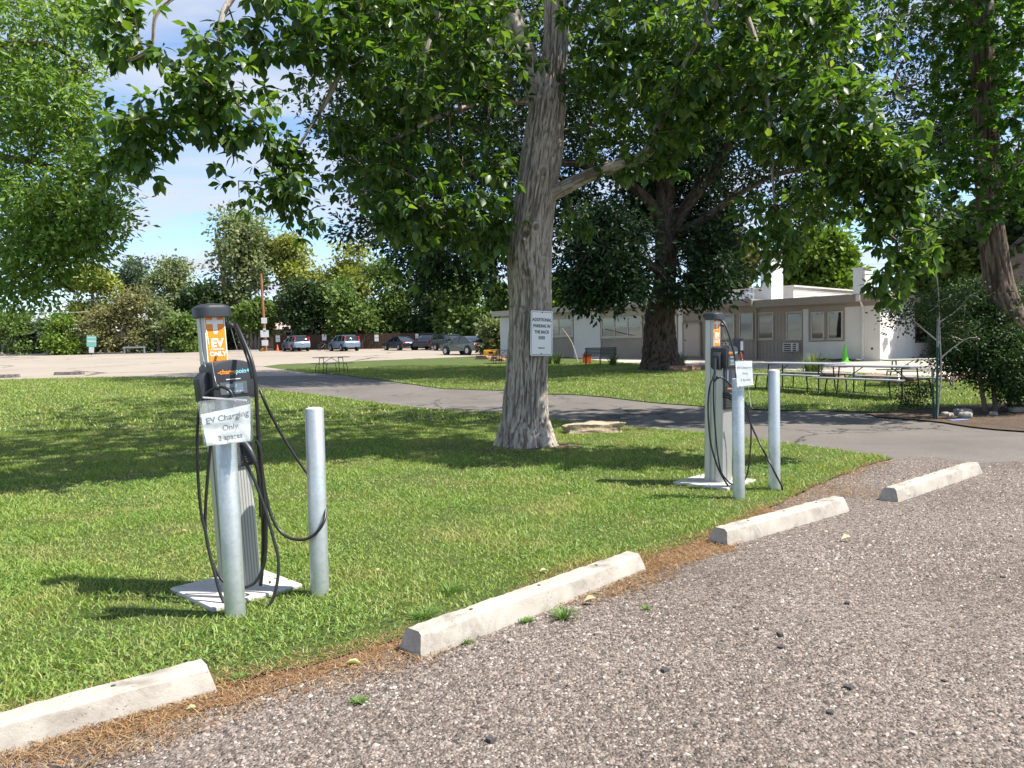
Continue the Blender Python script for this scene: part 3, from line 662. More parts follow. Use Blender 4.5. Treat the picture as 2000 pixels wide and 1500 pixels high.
tips = np.concatenate([lobes_px(spec), lobes_m([((-1.6, 15.6, 9.2), (2.8, 2.6, 2.2), 110), ((-3.0, 18.2, 10.2), (2.6, 2.6, 1.8), 90), ((1.6, 15.8, 9.4), (2.8, 2.6, 2.2), 80), ((4.6, 13.8, 9.2), (2.6, 2.4, 1.7), 90), ((7.4, 13.6, 9.2), (2.6, 1.6, 1.6), 60), ((9.8, 13.4, 10.8), (2.2, 1.6, 1.5), 40), ((-2.6, 21.2, 11.5), (2.6, 2.4, 1.6), 60)])])
seeds = np.array([tuple(p) for path in limbs[mt.name] for p in dens_path(path[1:])] + [tuple(p) for p in dens_path([p for p, r in tp[9:]])])
Vt, Ft, dr = grow(seeds, tips, .35, .0045, .42, 4, .10, .05)
np_mesh('branchwork', Vt - np.array(tr0)[None], Ft, 'bark_brown', mt)['kind'] = 'stuff'
C, D, U, ln_, wd_ = sprigs(tips, dr, 5, .125, 6, (.08, .19), (.42, .62))
leaf_mesh('crown', C, D, U, ln_, wd_, 'leaf_main', mt)

# ---------------------------------------------------------------- the great dark tree by the building
base2 = XY(1292, 33.0)
t2 = thing('old_tree', 'huge dark leaved old tree with very thick trunk and low boughs by the building', 'tree', base2)
Y2 = 33.0
tp2 = [(base2 + Vector((0, 0, -.2)), .95), (base2 + Vector((0, 0, .1)), .92)] + ap([(1290, 690, Y2, .76), (1289, 650, Y2, .66), (1290, 610, Y2, .60), (1298, 560, Y2, .48), (1300, 500, Y2, .45), (1300, 420, Y2, .42), (1298, 330, Y2, .36), (1290, 200, Y2, .30), (1285, 0, Y2, .22), (1280, -250, Y2, .1)])
bark_trunk(tp2, 'trunk', 'bark_dark', t2, 72, 220, .06, 5, .35, 6, 3)
limb('a', [(1302, 480, Y2, .3), (1330, 420, Y2 - .4, .27), (1365, 370, Y2 - .8, .25), (1400, 325, Y2 - 1, .22), (1450, 220, Y2 - 1.5, .17), (1500, 60, Y2 - 1.5, .1)], t2, 'bark_dark')
limb('b', [(1325, 455, Y2 - .3, .2), (1370, 430, Y2 - .8, .17), (1420, 395, Y2 - 1.2, .14), (1520, 340, Y2 - 1.5, .1), (1660, 320, Y2 - 1.5, .06)], t2, 'bark_dark')
limb('c', [(1298, 430, Y2, .25), (1230, 360, Y2 - .6, .2), (1130, 320, Y2 - 1.2, .16), (980, 330, Y2 - 2, .12), (800, 370, Y2 - 2.5, .06)], t2, 'bark_dark')
limb('d', [(1298, 540, Y2, .2), (1240, 500, Y2 - 1.2, .15), (1180, 510, Y2 - 2.4, .1), (1130, 560, Y2 - 3, .05)], t2, 'bark_dark')
limb('e', [(1295, 250, Y2, .2), (1180, 150, Y2 + .5, .14), (1000, 60, Y2 + 1, .1), (850, 80, Y2 + 1, .05)], t2, 'bark_dark')
lob2 = lobe_px_m([(740, 410, 30.5, 95, 75, 2.4, 10), (850, 480, 30.5, 95, 52, 2, 10), (835, 535, 31, 40, 26, 1, 3), (940, 520, 31.5, 55, 60, 1.5, 6), (1148, 505, 30, 62, 75, 2.2, 12), (1140, 575, 30, 28, 32, 1, 4), (1195, 480, 30, 62, 85, 2, 13), (1200, 568, 30, 45, 30, 1.2, 5),
                   (1245, 545, 35.5, 36, 34, 1, 4), (1385, 505, 33, 42, 85, 2, 10), (1395, 545, 31, 32, 50, 1.2, 5), (1345, 572, 31.5, 38, 26, 1.1, 4), (1400, 420, 35.5, 60, 60, 1.6, 8), (1245, 430, 35.5, 60, 70, 1.6, 8), (1350, 300, 31.5, 70, 50, 1.6, 8), (1330, 470, 36, 60, 60, 1.2, 6), (1300, 390, 36, 100, 70, 1.8, 12), (1000, 400, 33, 180, 120, 3.5, 26), (1260, 250, 34, 220, 130, 4.5, 30), (1490, 290, 34, 170, 120, 4, 24),
                   (1670, 330, 33, 110, 95, 3, 16), (1780, 420, 32, 60, 50, 1.8, 7), (1830, 290, 33.5, 80, 95, 3, 14), (1850, 110, 34.5, 110, 120, 4, 16), (1570, 400, 33, 60, 40, 1.6, 5), (720, 270, 34, 80, 110, 2.5, 9), (900, 200, 34.5, 220, 170, 4.5, 30), (1200, -120, 34.5, 420, 170, 6, 40), (1550, 60, 34.5, 220, 150, 5, 24), (800, -50, 34.5, 180, 120, 4, 18)])
lob2 += [((2, 30, 13), (6, 4.5, 3.5), 26), ((-4, 31, 11), (4, 4, 2.8), 18), ((9, 29, 13), (5, 4, 3.5), 18), ((-3, 36, 13), (5, 4, 3), 16)]
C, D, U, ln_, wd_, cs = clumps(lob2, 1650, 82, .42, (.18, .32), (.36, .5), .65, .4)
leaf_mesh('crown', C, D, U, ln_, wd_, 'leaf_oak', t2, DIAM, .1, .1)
seeds = np.array([tuple(p) for path in limbs[t2.name] for p in dens_path(path[1:], .6)] + [tuple(p) for p in dens_path([p for p, r in tp2[7:]], .6)])
Vt, Ft, dr = grow(seeds, cs, .8, .012, .42, 4, .1, .04, .16)
np_mesh('branchwork', Vt - np.array(base2)[None], Ft, 'bark_brown', t2)['kind'] = 'stuff'

# ---------------------------------------------------------------- ash tree hanging in over the lawn
base3 = Vector((-13.2, 14.0, T(-13.2, 14.0)))
t3 = thing('ash_tree', 'sunlit ash tree with fine light green leaves hanging low over the lawn', 'tree', base3)
bark_trunk([(base3 + Vector((0, 0, -.2)), .36), (base3 + Vector((.05, 0, .3)), .33), (base3 + Vector((.1, 0, 2)), .29), (base3 + Vector((.2, 0, 4)), .25), (base3 + Vector((.1, 0, 7)), .17), (base3 + Vector((0, 0, 10)), .08)], 'trunk', 'bark_brown', t3, 40, 90, .03, 5, .3, 5, 8)
limbs[t3.name] = []
def limb3(pts, r0, r1):
    limbs[t3.name].append(pts); k = len(pts)
    return bark_trunk([(p, r0 + (r1 - r0) * i / (k - 1)) for i, p in enumerate(pts)], 'limb', 'bark_brown', t3, 12, 40, .008, 5, 0, 5, int(r0 * 100))
limb3([base3 + Vector((.1, 0, 2.3)), at(-120, 470, 13.3), at(0, 496, 12.9), at(83, 533, 12.6), at(160, 578, 12.4)], .10, .012)
limb3([base3 + Vector((.15, 0, 3.2)), at(-150, 330, 13), at(0, 310, 12.6), at(110, 330, 12.4), at(190, 390, 12.2)], .12, .012)
limb3([base3 + Vector((.2, 0, 4.5)), at(-120, 130, 13), at(0, 90, 12.6), at(100, 90, 12.4), at(170, 140, 12.2)], .12, .012)
limb3([base3 + Vector((.1, 0, 5.5)), at(-100, -100, 13), at(40, -120, 12.8), at(150, -80, 12.5)], .1, .015)
lob3 = lobe_px_m([(60, 70, 12.5, 105, 110, 1.4, 16), (30, 250, 12.5, 135, 90, 1.5, 18), (120, 200, 12.2, 70, 75, .9, 9), (110, 400, 12.2, 85, 70, 1, 13), (180, 330, 12, 45, 50, .6, 5), (195, 420, 12, 42, 36, .5, 5), (40, 420, 12.5, 100, 80, 1.2, 12), (95, 505, 12.3, 85, 42, .9, 9), (170, 470, 12.1, 45, 34, .5, 4), (20, 560, 12.5, 70, 36, .8, 7),
                   (160, 60, 12.2, 40, 70, .6, 5), (-130, 200, 13, 150, 220, 2, 24), (-140, 480, 13, 130, 90, 1.6, 12), (30, -150, 13, 220, 130, 2, 20), (-200, -250, 14, 250, 150, 2.5, 16)])
C, D, U, ln_, wd_, cs = clumps(lob3, 850, 50, .175, (.075, .145), (.34, .46), .75, .3)
leaf_mesh('crown', C, D, U, ln_, wd_, 'leaf_ash', t3, DIAM, .1, .12)
seeds = np.array([tuple(p) for path in limbs[t3.name] for p in dens_path(path[1:], .4)])
Vt, Ft, dr = grow(seeds, cs, .5, .004, .42, 3, .1, .03, .05)
np_mesh('branchwork', Vt - np.array(base3)[None], Ft, 'bark_brown', t3)['kind'] = 'stuff'

# ---------------------------------------------------------------- leaning maple beside the driveway
base4 = Vector((11.2, 15.2, T(11.2, 15.2)))
t4 = thing('maple_tree', 'brown barked maple with a leaning bent trunk beside the driveway', 'tree', base4)
tp4 = [(base4 + Vector((0, 0, -.2)), .5), (base4 + Vector((-.05, 0, .4)), .46)] + ap([(2035, 700, 15.1, .38), (1988, 648, 15, .34), (1960, 590, 15, .27), (1946, 520, 15, .235), (1934, 430, 15, .225), (1928, 300, 15, .215), (1922, 150, 15, .205), (1915, 0, 15, .195), (1905, -200, 15, .16), (1900, -400, 15, .09)])
bark_trunk(tp4, 'trunk', 'bark_brown', t4, 64, 220, .03, 5.5, .25, 5, 11)
limb('m', [(1928, 220, 15, .08), (1960, 190, 14.8, .07), (2010, 200, 14.5, .05), (2080, 180, 14, .03)], t4, 'bark_brown')
limb('mm', [(1916, 60, 15, .08), (1860, 0, 14.6, .06), (1800, -80, 14.2, .03)], t4, 'bark_brown')
limb('mmm', [(1908, -150, 15, .08), (2000, -220, 14.6, .06), (2100, -250, 14.2, .03)], t4, 'bark_brown')
tips = lobes_px([(1945, 110, 15.9, 90, 130, .8, 34), (1930, 290, 15.9, 80, 70, .8, 20), (1975, 130, 14, 30, 80, .8, 10), (1960, 385, 13.8, 50, 55, .6, 14), (1880, 180, 15.6, 50, 100, .8, 26), (1845, 60, 14.6, 60, 90, .8, 20), (1880, 340, 14.2, 40, 40, .6, 10), (1985, 230, 14, 50, 90, .9, 16), (2090, 200, 14, 80, 200, 1.2, 26), (1900, -150, 14.5, 180, 110, 1.6, 40), (2050, -300, 14.5, 180, 120, 1.6, 40), (1720, -250, 14.6, 190, 150, 2, 50), (1560, -420, 14.8, 170, 150, 2, 40), (1850, -520, 15, 220, 150, 2.2, 50), (1860, 300, 14.2, 40, 36, .5, 5), (1990, 60, 14, 40, 70, .7, 10), (1910, 425, 13.9, 30, 20, .4, 4)])
seeds = np.array([tuple(p) for path in limbs[t4.name] for p in dens_path(path[1:])] + [tuple(p) for p in dens_path([p for p, r in tp4[6:]])])
Vt, Ft, dr = grow(seeds, tips, .4, .004, .42, 4, .1, .03)
np_mesh('branchwork', Vt - np.array(base4)[None], Ft, 'bark_brown', t4)['kind'] = 'stuff'
C, D, U, ln_, wd_ = sprigs(tips, dr, 5, .2, 5, (.10, .16), (.9, 1.1))
leaf_mesh('crown', C, D, U, ln_, wd_, 'leaf_maple', t4, MAPLE, .08, .15)

# ---------------------------------------------------------------- shrubs and sapling of the bed
def bush(name, label, cat, base, stems, lobes, ncl, per, sig, ln, wd, m, group=None, bm='bark_brown', shape=DIAM, r0=.04, shell=.3):
    t = thing(name, label, cat, base, 0, group); sp = []
    for st in stems:
        k = len(st); MB().tube(st, [r0 * (1 - .6 * i / (k - 1)) for i in range(k)], 8, 3).build('stem', bm, t, world=True, smooth=60); sp += dens_path([Vector(p) for p in st[1:]], .25)
    C, D, U, L_, W_, cs = clumps(lobes, ncl, int(per * 1.2), sig, ln, wd, .7, shell)
    leaf_mesh('foliage', C, D, U, L_, W_, m, t, shape, .1, .1)
    if len(sp) > 1 and ncl < 700:
        V_, F_, _ = grow(np.array([tuple(p) for p in sp]), cs, .3, .003, .4, 3, .1, .03, .03); np_mesh('twigwork', V_ - np.array(base)[None], F_, bm, t)['kind'] = 'stuff'
    return t
sb = G(1945, 806)
bush('tall_shrub', 'tall dark green shrub with several bare dark stems in the mulch bed', 'shrub', sb,
     [[sb + Vector((0, 0, -.05)), at(1938, 740, sb.y), at(1920, 660, sb.y), at(1870, 580, sb.y + .3)], [G(1925, 806), at(1912, 730, sb.y), at(1900, 660, sb.y), at(1830, 620, sb.y)], [G(1975, 800), at(1962, 740, sb.y), at(1950, 650, sb.y), at(1960, 560, sb.y + .2)], [G(1992, 796), at(1985, 740, sb.y), at(1990, 650, sb.y), at(2010, 560, sb.y)]],
     lobe_px_m([(1900, 630, 15.4, 66, 56, .8, 9), (1955, 700, 14.8, 55, 60, .7, 12), (1990, 620, 15.4, 50, 70, .8, 10), (1870, 700, 15.2, 45, 28, .5, 4), (1920, 580, 15.8, 60, 40, .7, 7), (2050, 680, 15.4, 60, 80, .9, 8), (1985, 760, 14.8, 30, 26, .4, 3)]), 620, 52, .15, (.045, .085), (.5, .65), 'leaf_shrub', r0=.05)
pb = G(1829, 822)
barkmat('bark_pale', (.30, .27, .22), (.45, .41, .35), (.58, .54, .47), 20, 4, .3, False)
bush('sapling', 'young pale stemmed sapling tied up between two metal stakes', 'sapling', pb + Vector((.05, .12, 0)),
     [[pb + Vector((.06, .12, -.05)), at(1838, 740, pb.y + .12), at(1836, 660, pb.y + .1), at(1832, 560, pb.y + .1), at(1826, 525, pb.y + .1)], [at(1837, 700, pb.y + .1), at(1860, 680, pb.y), at(1890, 660, pb.y)], [at(1836, 670, pb.y + .1), at(1800, 640, pb.y + .1), at(1760, 605, pb.y + .2)], [at(1834, 630, pb.y + .1), at(1870, 605, pb.y + .2), at(1895, 575, pb.y + .3)]],
     lobe_px_m([(1790, 610, pb.y + .3, 65, 34, .4, 5), (1870, 650, pb.y + .3, 50, 30, .4, 4), (1850, 585, pb.y + .3, 60, 30, .5, 5)]), 110, 26, .12, (.05, .08), (.4, .55), 'leaf_shrub', bm='bark_pale', r0=.016)
lb = G(1785, 800)
bush('low_shrub', 'small leafy shrub growing at the lawn edge near the picnic tables', 'shrub', lb, [[lb, lb + Vector((0, 0, .3)), lb + Vector((.1, 0, .6))]], [((lb.x, lb.y, lb.z + .32), (.42, .35, .3), 1)], 42, 26, .07, (.03, .06), (.45, .6), 'leaf_oak', r0=.01)

# ---------------------------------------------------------------- trees and shrubs farther off
FARCOL = {'yellow': [(.18, .22, .045), (.27, .30, .065), (.35, .36, .10)], 'green': [(.075, .13, .03), (.125, .195, .045), (.175, .25, .065)], 'dark': [(.025, .05, .02), (.04, .075, .026), (.06, .10, .035)],
          'grey': [(.13, .17, .075), (.195, .24, .105), (.26, .29, .14)], 'bright': [(.09, .16, .022), (.14, .23, .03), (.20, .28, .045)], 'olive': [(.13, .14, .05), (.20, .195, .08), (.25, .235, .11)], 'blue': [(.05, .085, .05), (.08, .12, .07), (.11, .15, .09)]}
for k_, c_ in FARCOL.items(): leafmat('far_' + k_, c_, .28, .55, (1.3, 1.35, .6), .3)
def far_tree(px, Y, top, hw, bot, col, label, ncl=70, per=80, name='tree', cat='tree', leaf=(.36, .66), stems=1, group='trees beyond the parking lot', dz=1.0):
    b = XY(px, Y); s = Y / FPX; ztop = at(px, top, Y).z; zb = at(px, bot, Y).z; W = hw * s; H = (ztop - zb) / 2; cz = (ztop + zb) / 2
    t = thing(name, label, cat, b, 0, group)
    for q in range(stems):
        o = (q - (stems - 1) / 2) * W * .22; r = max(.06, .035 * (ztop - b.z))
        MB().tube([(b.x + o * .6, b.y, b.z - .2), (b.x + o, b.y, b.z + (cz - b.z) * .6), (b.x + o * 1.6 + rng.uniform(-.4, .4), b.y, cz), (b.x + o * 2 + rng.uniform(-.6, .6), b.y, cz + H * .7)], [r, r * .8, r * .55, r * .2], 8, 3).build('trunk', 'bark_far', t, world=True, smooth=60)
    lobes = []
    for q in range(15):
        a = rng.uniform(0, 6.28); f = rng.uniform(-.85, .9); rr = W * (.62 * math.sqrt(max(.08, 1 - f * f * .9)))
        lobes.append(((b.x + math.cos(a) * rr * .75, b.y + math.sin(a) * rr * .6, cz + f * H), (W * rng.uniform(.2, .55), W * .45 * dz, H * rng.uniform(.12, .34)), 1))
    C, D, U, L_, W_, cs = clumps(lobes, ncl, per, max(.3, W * .14), leaf, (.5, .7), .8, .5); C[:, 2] = np.maximum(C[:, 2], b.z + .1)
    leaf_mesh('crown', C, D, U, L_, W_, 'far_' + col, t, DIAM, .1, .1)
    sd_ = np.array([(b.x, b.y, b.z + (cz - b.z) * f + H * g) for f, g in ((.7, 0), (1, 0), (1, .3), (1, .6))]); V_, F_, _ = grow(sd_, cs, 1.2, .02, .4, 3, .12, .03, .14)
    np_mesh('branchwork', V_ - np.array(b)[None], F_, 'bark_far', t)['kind'] = 'stuff'; return t
FT = [(265, 125, 498, 50, 590, 'blue', 'hazy blue green treetop far behind the lot', 60), (340, 118, 506, 62, 610, 'grey', 'rounded grey green tree far behind the lot, beside a blue green one', 80), (190, 100, 525, 62, 640, 'yellow', 'yellow green tree next to the grey roofed house', 80),
      (395, 92, 545, 45, 684, 'dark', 'dark dense evergreen beside the transformer pole', 90), (470, 96, 418, 78, 600, 'grey', 'tallest grey green tree beyond the lot with bare forked trunks', 120), (575, 98, 462, 62, 620, 'yellow', 'yellowing tree beside the tallest grey green tree', 100), (665, 97, 476, 72, 620, 'yellow', 'broad yellow green tree behind the pale blue cars', 110),
      (500, 90, 590, 40, 655, 'green', 'small leafy tree with pale forked trunks by the brown pole', 60), (610, 90, 560, 60, 668, 'dark', 'dark tree shading the blue grey van', 90), (690, 90, 545, 62, 668, 'green', 'green tree leaning over the pale blue hatchback', 100), (770, 92, 515, 62, 668, 'green', 'green tree over the dark saloon', 100), (845, 91, 530, 56, 668, 'dark', 'dark tree over the parked black car', 90),
      (905, 88, 540, 62, 662, 'green', 'pale leaved tree over the green cars', 100), (975, 84, 560, 50, 668, 'green', 'green tree at the end of the low building', 80), (1095, 80, 540, 60, 620, 'bright', 'bright green treetop above the flat roof between the two big trunks', 80),
      (1430, 66, 430, 62, 600, 'olive', 'olive brown pine behind the roof vents', 90), (1375, 70, 450, 50, 600, 'olive', 'thin olive pine half hidden behind the old tree', 60), (1590, 64, 462, 92, 580, 'bright', 'bright green tree between the two white chimneys', 120), (1840, 39.5, 425, 80, 600, 'green', 'dull green juniper behind the off white corner', 130), (1970, 38, 330, 100, 615, 'dark', 'dark juniper behind the leaning maple', 190), (1990, 56, 440, 60, 640, 'grey', 'grey green tree beside the shingle roof', 60)]
for f in FT: far_tree(*f[:7], ncl=f[7], stems=3 if 'forked' in f[6] else 1)
FS = [(25, 84, 622, 50, 690, 'green', 'green shrub under the grey roof, with yellow groundcover in front'), (75, 86, 630, 40, 690, 'blue', 'grey green shrub under the grey roof'), (128, 83, 612, 42, 692, 'bright', 'bright yellow green shrub beside the mint sign'), (205, 85, 600, 55, 692, 'olive', 'brownish shrub behind the mint sign'), (265, 86, 565, 45, 690, 'olive', 'tall brownish half dead shrub'), (310, 86, 590, 52, 690, 'grey', 'large grey green shrub next to the half dead one'), (360, 86, 620, 40, 690, 'green', 'rounded green shrub near the dark evergreen'),
      (440, 92, 610, 40, 688, 'dark', 'dark shrub behind the transformer pole'), (-60, 84, 600, 60, 690, 'green', 'green shrub where the lot begins'), (965, 60, 632, 24, 686, 'grey', 'round pale shrub at the low building corner')]
for f in FS: far_tree(*f, ncl=75, per=55, name='shrub', cat='shrub', leaf=(.26, .48), group='shrubs along the lot')
# woods closing the view behind everything
wl = []
for i in range(60):
    a = R(-62 + 124 * i / 59) + rng.uniform(-.01, .01); d = rng.uniform(125, 170); x, y = math.sin(a) * d, math.cos(a) * d
    h = rng.uniform(4, 7) if a < R(-8) else rng.uniform(6, 9); wl.append(((x, y, T(x, y) + h * .5), (6, 5, h * .55), 1))
C, D, U, L_, W_, cs = clumps(wl, 1100, 24, 1.0, (1.1, 1.9), (.55, .8), .8, .4)
tag(leaf_mesh('distant_wood', C, D, U, L_, W_, 'far_blue', None, DIAM), 'distant band of trees closing the view', 'wood')['kind'] = 'stuff'
# ---------------------------------------------------------------- charging stations, bollards, signs
def galv(name, a, b_, sc):
    m, t, n, l, b = nodes(name); tcn = n.new('ShaderNodeTexCoord'); vec = tcn.outputs['Object']
    v = n.new('ShaderNodeTexVoronoi'); v.inputs['Scale'].default_value = sc; l.new(vec, v.inputs['Vector'])
    k = noise_node(n, l, 3.5, 6, .6, vec); r = ramp(n, l, v.outputs['Color'], [(0, a), (1, b_)])
    r2 = ramp(n, l, k.outputs[0], [(.3, (.72, .76, .74)), (.65, (1, 1, 1))]); mx = n.new('ShaderNodeMixRGB'); mx.blend_type = 'MULTIPLY'; mx.inputs[0].default_value = 1
    l.new(r.outputs[0], mx.inputs[1]); l.new(r2.outputs[0], mx.inputs[2]); l.new(mx.outputs[0], b.inputs['Base Color'])
    b.inputs['Metallic'].default_value = .75; rr = ramp(n, l, k.outputs[0], [(.3, (.52,) * 3), (.7, (.36,) * 3)]); l.new(rr.outputs[0], b.inputs['Roughness'])
    MATS[name] = m
galv('galvanized', (.55, .575, .555), (.66, .68, .665), 60)
mat('silver_paint', (.52, .52, .49), .38, .35, .04, 3)
mat('silver_groove', (.30, .30, .285), .5, .3, .05, 3)
mat('black_plastic', (.028, .031, .036), .42, 0, .12, 20, .06, 400)
mat('dark_bay', (.008, .008, .009), .6)
mat('slat_grey', (.09, .09, .09), .5)
mat('cable_rubber', (.018, .018, .018), .38, 0, .2, 12)
mat('decal_orange', (.83, .25, .008), .4, 0, .03, 5)
mat('decal_white', (.82, .81, .78), .4, 0, .03, 5)
mat('logo_orange', (.9, .30, .03), .4, 0, .02); mat('logo_blue', (.25, .62, .72), .4, 0, .02); mat('logo_white', (.7, .7, .7), .4, 0, .02)
glassmat('screen_glass', (.03, .045, .06), .08)
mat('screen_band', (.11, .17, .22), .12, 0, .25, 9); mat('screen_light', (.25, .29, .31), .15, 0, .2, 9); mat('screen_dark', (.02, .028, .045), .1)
mat('slab_concrete', (.50, .475, .44), .9, 0, .16, 7, .3, 90, .2)
mat('ink_grey2', (.10, .10, .11), .6); mat('ink_black', (.03, .03, .035), .5); mat('ink_grey', (.25, .25, .27), .6); mat('steel_rod', (.35, .35, .35), .35, .8)
def rrect(w, d, r, n=5):
    out = []
    for cx, cy, a0 in ((w / 2 - r, d / 2 - r, 0), (-w / 2 + r, d / 2 - r, 90), (-w / 2 + r, -d / 2 + r, 180), (w / 2 - r, -d / 2 + r, 270)):
        for i in range(n + 1):
            a = R(a0 + 90 * i / n); out.append((cx + r * math.cos(a), cy + r * math.sin(a)))
    return out
def shift(P, dx, dy): return [(x + dx, y + dy) for x, y in P]
FRONT = Matrix.Rotation(R(90), 4, 'X')                      # text plane xy -> local xz, facing -y
def on_front(x, y, z): return Matrix.Translation((x, y, z)) @ FRONT
ROTC = R(46.2)
def bollard(px, py, label, h=1.18, lean=(0, 0)):
    g = G(px, py); g.z += .0
    g = g + Vector((0, .05, 0)); g.z = T(g.x, g.y)
    mw = Matrix.Translation(g) @ Matrix.Rotation(R(lean[0]), 4, 'Y') @ Matrix.Rotation(R(lean[1]), 4, 'X')
    t = thing('bollard', label, 'bollard', group='galvanized steel bollards guarding the charging stations', mw=mw); r = .0575
    MB().lathe([(r, -.1), (r, h - .004), (r - .003, h)], 36, cap=False).build('pipe', 'galvanized', t, smooth=50)
    MB().lathe([(r - .002, h - .002), (r * .6, h + .006), (.004, h + .009)], 36).build('cap', 'slab_concrete', t, smooth=60)
    return t, g
B1, b1 = bollard(454, 1213, 'galvanized steel bollard carrying the wide crumpled paper sign', 1.17, (-.8, 0))
B2, b2 = bollard(621, 1170, 'galvanized steel bollard with a black cable looped round it', 1.18, (.3, 0))
B3, b3 = bollard(1446, 978, 'galvanized steel bollard carrying the narrow white paper tag', 1.17)
B4, b4 = bollard(1516, 960, 'bare galvanized bollard with a black cable end lying at its foot', 1.23)

def station(c, label, tiltY, tiltX=0, reach=0):
    mw = Matrix.Translation(c) @ Matrix.Rotation(R(tiltY), 4, 'Y') @ Matrix.Rotation(R(tiltX), 4, 'X') @ Matrix.Rotation(ROTC, 4, 'Z')
    t = thing('charging_station', label, 'charger', group='electric car charging stations on the lawn', mw=mw)
    # lower pedestal with ribbed front
    ped = MB().prism(shift(rrect(.215, .15, .028), 0, -.035), .03, 1.26).build('pedestal', 'silver_paint', t, smooth=35)
    for i in range(9):
        x = -.076 + .019 * i
        MB().box(x - .0022, x + .0022, -.1115, -.109, .05, .815).build('rib', 'silver_groove', ped)
    MB().box(-.112, -.1075, -.02, -.012, .04, 1.24).build('seam', 'silver_groove', ped)
    # mast behind
    ma = MB().prism(shift(rrect(.158, .105, .03, 7), 0, .085), .03, 1.785).build('mast', 'silver_paint', t, smooth=35)
    MB().box(-.0815, -.0785, .055, .062, .05, 1.76).build('seam', 'silver_groove', ma); MB().box(.0785, .0815, .055, .062, .05, 1.76).build('seam', 'silver_groove', ma)
    # orange decal on the mast front
    dec = MB().box(-.062, .062, .0296, .0335, 1.27, 1.780, .0008).build('decal', 'decal_orange', t)
    fy = .0288
    MB().box(-.067, -.062, .030, .0335, 1.27, 1.78).build('border', 'decal_white', dec); MB().box(.062, .067, .030, .0335, 1.27, 1.78).build('border', 'decal_white', dec)
    MB().box(-.015, .015, fy, .0305, 1.672, 1.778, .0005).build('plus_upright', 'decal_white', dec); MB().box(-.0555, .0555, fy + .0002, .0305, 1.722, 1.748, .0005).build('plus_bar', 'decal_white', dec)
    MB().lathe([(.0135, 0), (.0135, .0016), (.001, .0016)], 20, on_front(0, .0304, 1.672)).build('plus_tip', 'decal_white', dec)
    for s, z, sz, bo in (('EV', 1.600, .074, .0026), ('CHARGING', 1.5615, .0165, .0003), ('ONLY', 1.531, .040, .0012)):
        lettering(s, sz, 'decal_white', dec, on_front(0.004, fy, z), bo)
    # cap
    cap = MB(); pr = rrect(.225, .165, .07, 8); lay = [(1.0, 1.764), (1.03, 1.766), (1.04, 1.818), (1.02, 1.826), (.9, 1.838), (.6, 1.850), (.1, 1.856)]
    v, f = [], []
    for s, z in lay: v += [(x * s, y * s + .06, z) for x, y in pr]
    k = len(pr)
    for i in range(len(lay) - 1):
        for j in range(k): f.append((i * k + j, i * k + (j + 1) % k, (i + 1) * k + (j + 1) % k, (i + 1) * k + j))
    f.append(tuple(range(k - 1, -1, -1))); f.append(tuple(range((len(lay) - 1) * k, len(lay) * k))); cap.add(v, f); cap.build('cap', 'black_plastic', t, smooth=24)
    # head: arched housing above, dark panel below
    arch = [(-.13, 0), (.13, 0), (.13, .19)] + [(.13 * math.cos(a), .19 + .045 * math.sin(a)) for a in np.linspace(.25, math.pi - .25, 9)] + [(-.13, .19)]
    hd = MB().prism([(x, y) for x, y in arch], 0, .185, .012, Matrix.Translation((0, .035, 1.255)) @ FRONT).build('head', 'black_plastic', t, smooth=40)
    MB().box(-.112, .112, -.128, -.1085, .815, 1.262, .006).build('front_panel', 'black_plastic', t, smooth=40)
    sc = MB().box(-.088, .088, -.1535, -.1495, 1.275, 1.352, .001).build('screen', 'screen_glass', t)
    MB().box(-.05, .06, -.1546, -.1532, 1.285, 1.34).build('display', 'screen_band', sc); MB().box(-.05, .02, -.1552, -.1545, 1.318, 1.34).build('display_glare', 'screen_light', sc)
    for q in range(5): MB().box(-.045 + q * .02, -.035 + q * .02, -.1552, -.1545, 1.29, 1.294).build('display_mark', 'logo_white', sc)
    low = MB().box(-.085, .085, -.1325, -.1275, 1.08, 1.245, .001).build('window', 'screen_glass', t)
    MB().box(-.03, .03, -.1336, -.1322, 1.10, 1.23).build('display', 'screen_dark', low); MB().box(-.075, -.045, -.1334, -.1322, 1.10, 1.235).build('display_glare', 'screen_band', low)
    MB().lathe([(.017, 0), (.017, .002), (.001, .002)], 20, on_front(.045, -.1322, 1.125)).build('reader', 'screen_light', low)
    lettering('-charge', .040, 'logo_orange', hd, on_front(-.036, -.1512, 1.415), .0007, name='logo'); lettering('poin+', .040, 'logo_blue', hd, on_front(.068, -.1512, 1.415), .0007, name='logo')
    MB().box(-.045, .05, -.1512, -.1495, 1.366, 1.371).build('small_print', 'logo_white', hd)
    bay = MB().box(-.098, .098, -.1305, -.127, .825, 1.06, .001).build('connector_bay', 'dark_bay', t)
    for q in range(6): MB().box(-.09, .09, -.1335, -.130, .842 + q * .016, .846 + q * .016).build('slat', 'slat_grey', bay)
    lettering('-chargepoin+', .026, 'logo_orange', bay, on_front(0, -.1312, 1.038), .0004, name='logo')
    for s in (-1, 1):                                         # cable holsters on both sides
        pf = [(0, 0), (.06, .008), (.066, .15), (.03, .185), (0, .185)]
        ho = MB().prism([(s * x, y) for x, y in pf], -.035, .05, .006, Matrix.Translation((s * .126, -.05, 1.235)) @ FRONT).build('holster', 'black_plastic', t, smooth=40)
        for q in range(3): MB().box(s * .128 - .0 if s > 0 else -.19, .19 if s > 0 else -.128, -.101, -.0995, 1.25 + q * .012, 1.254 + q * .012).build('vent', 'dark_bay', ho)
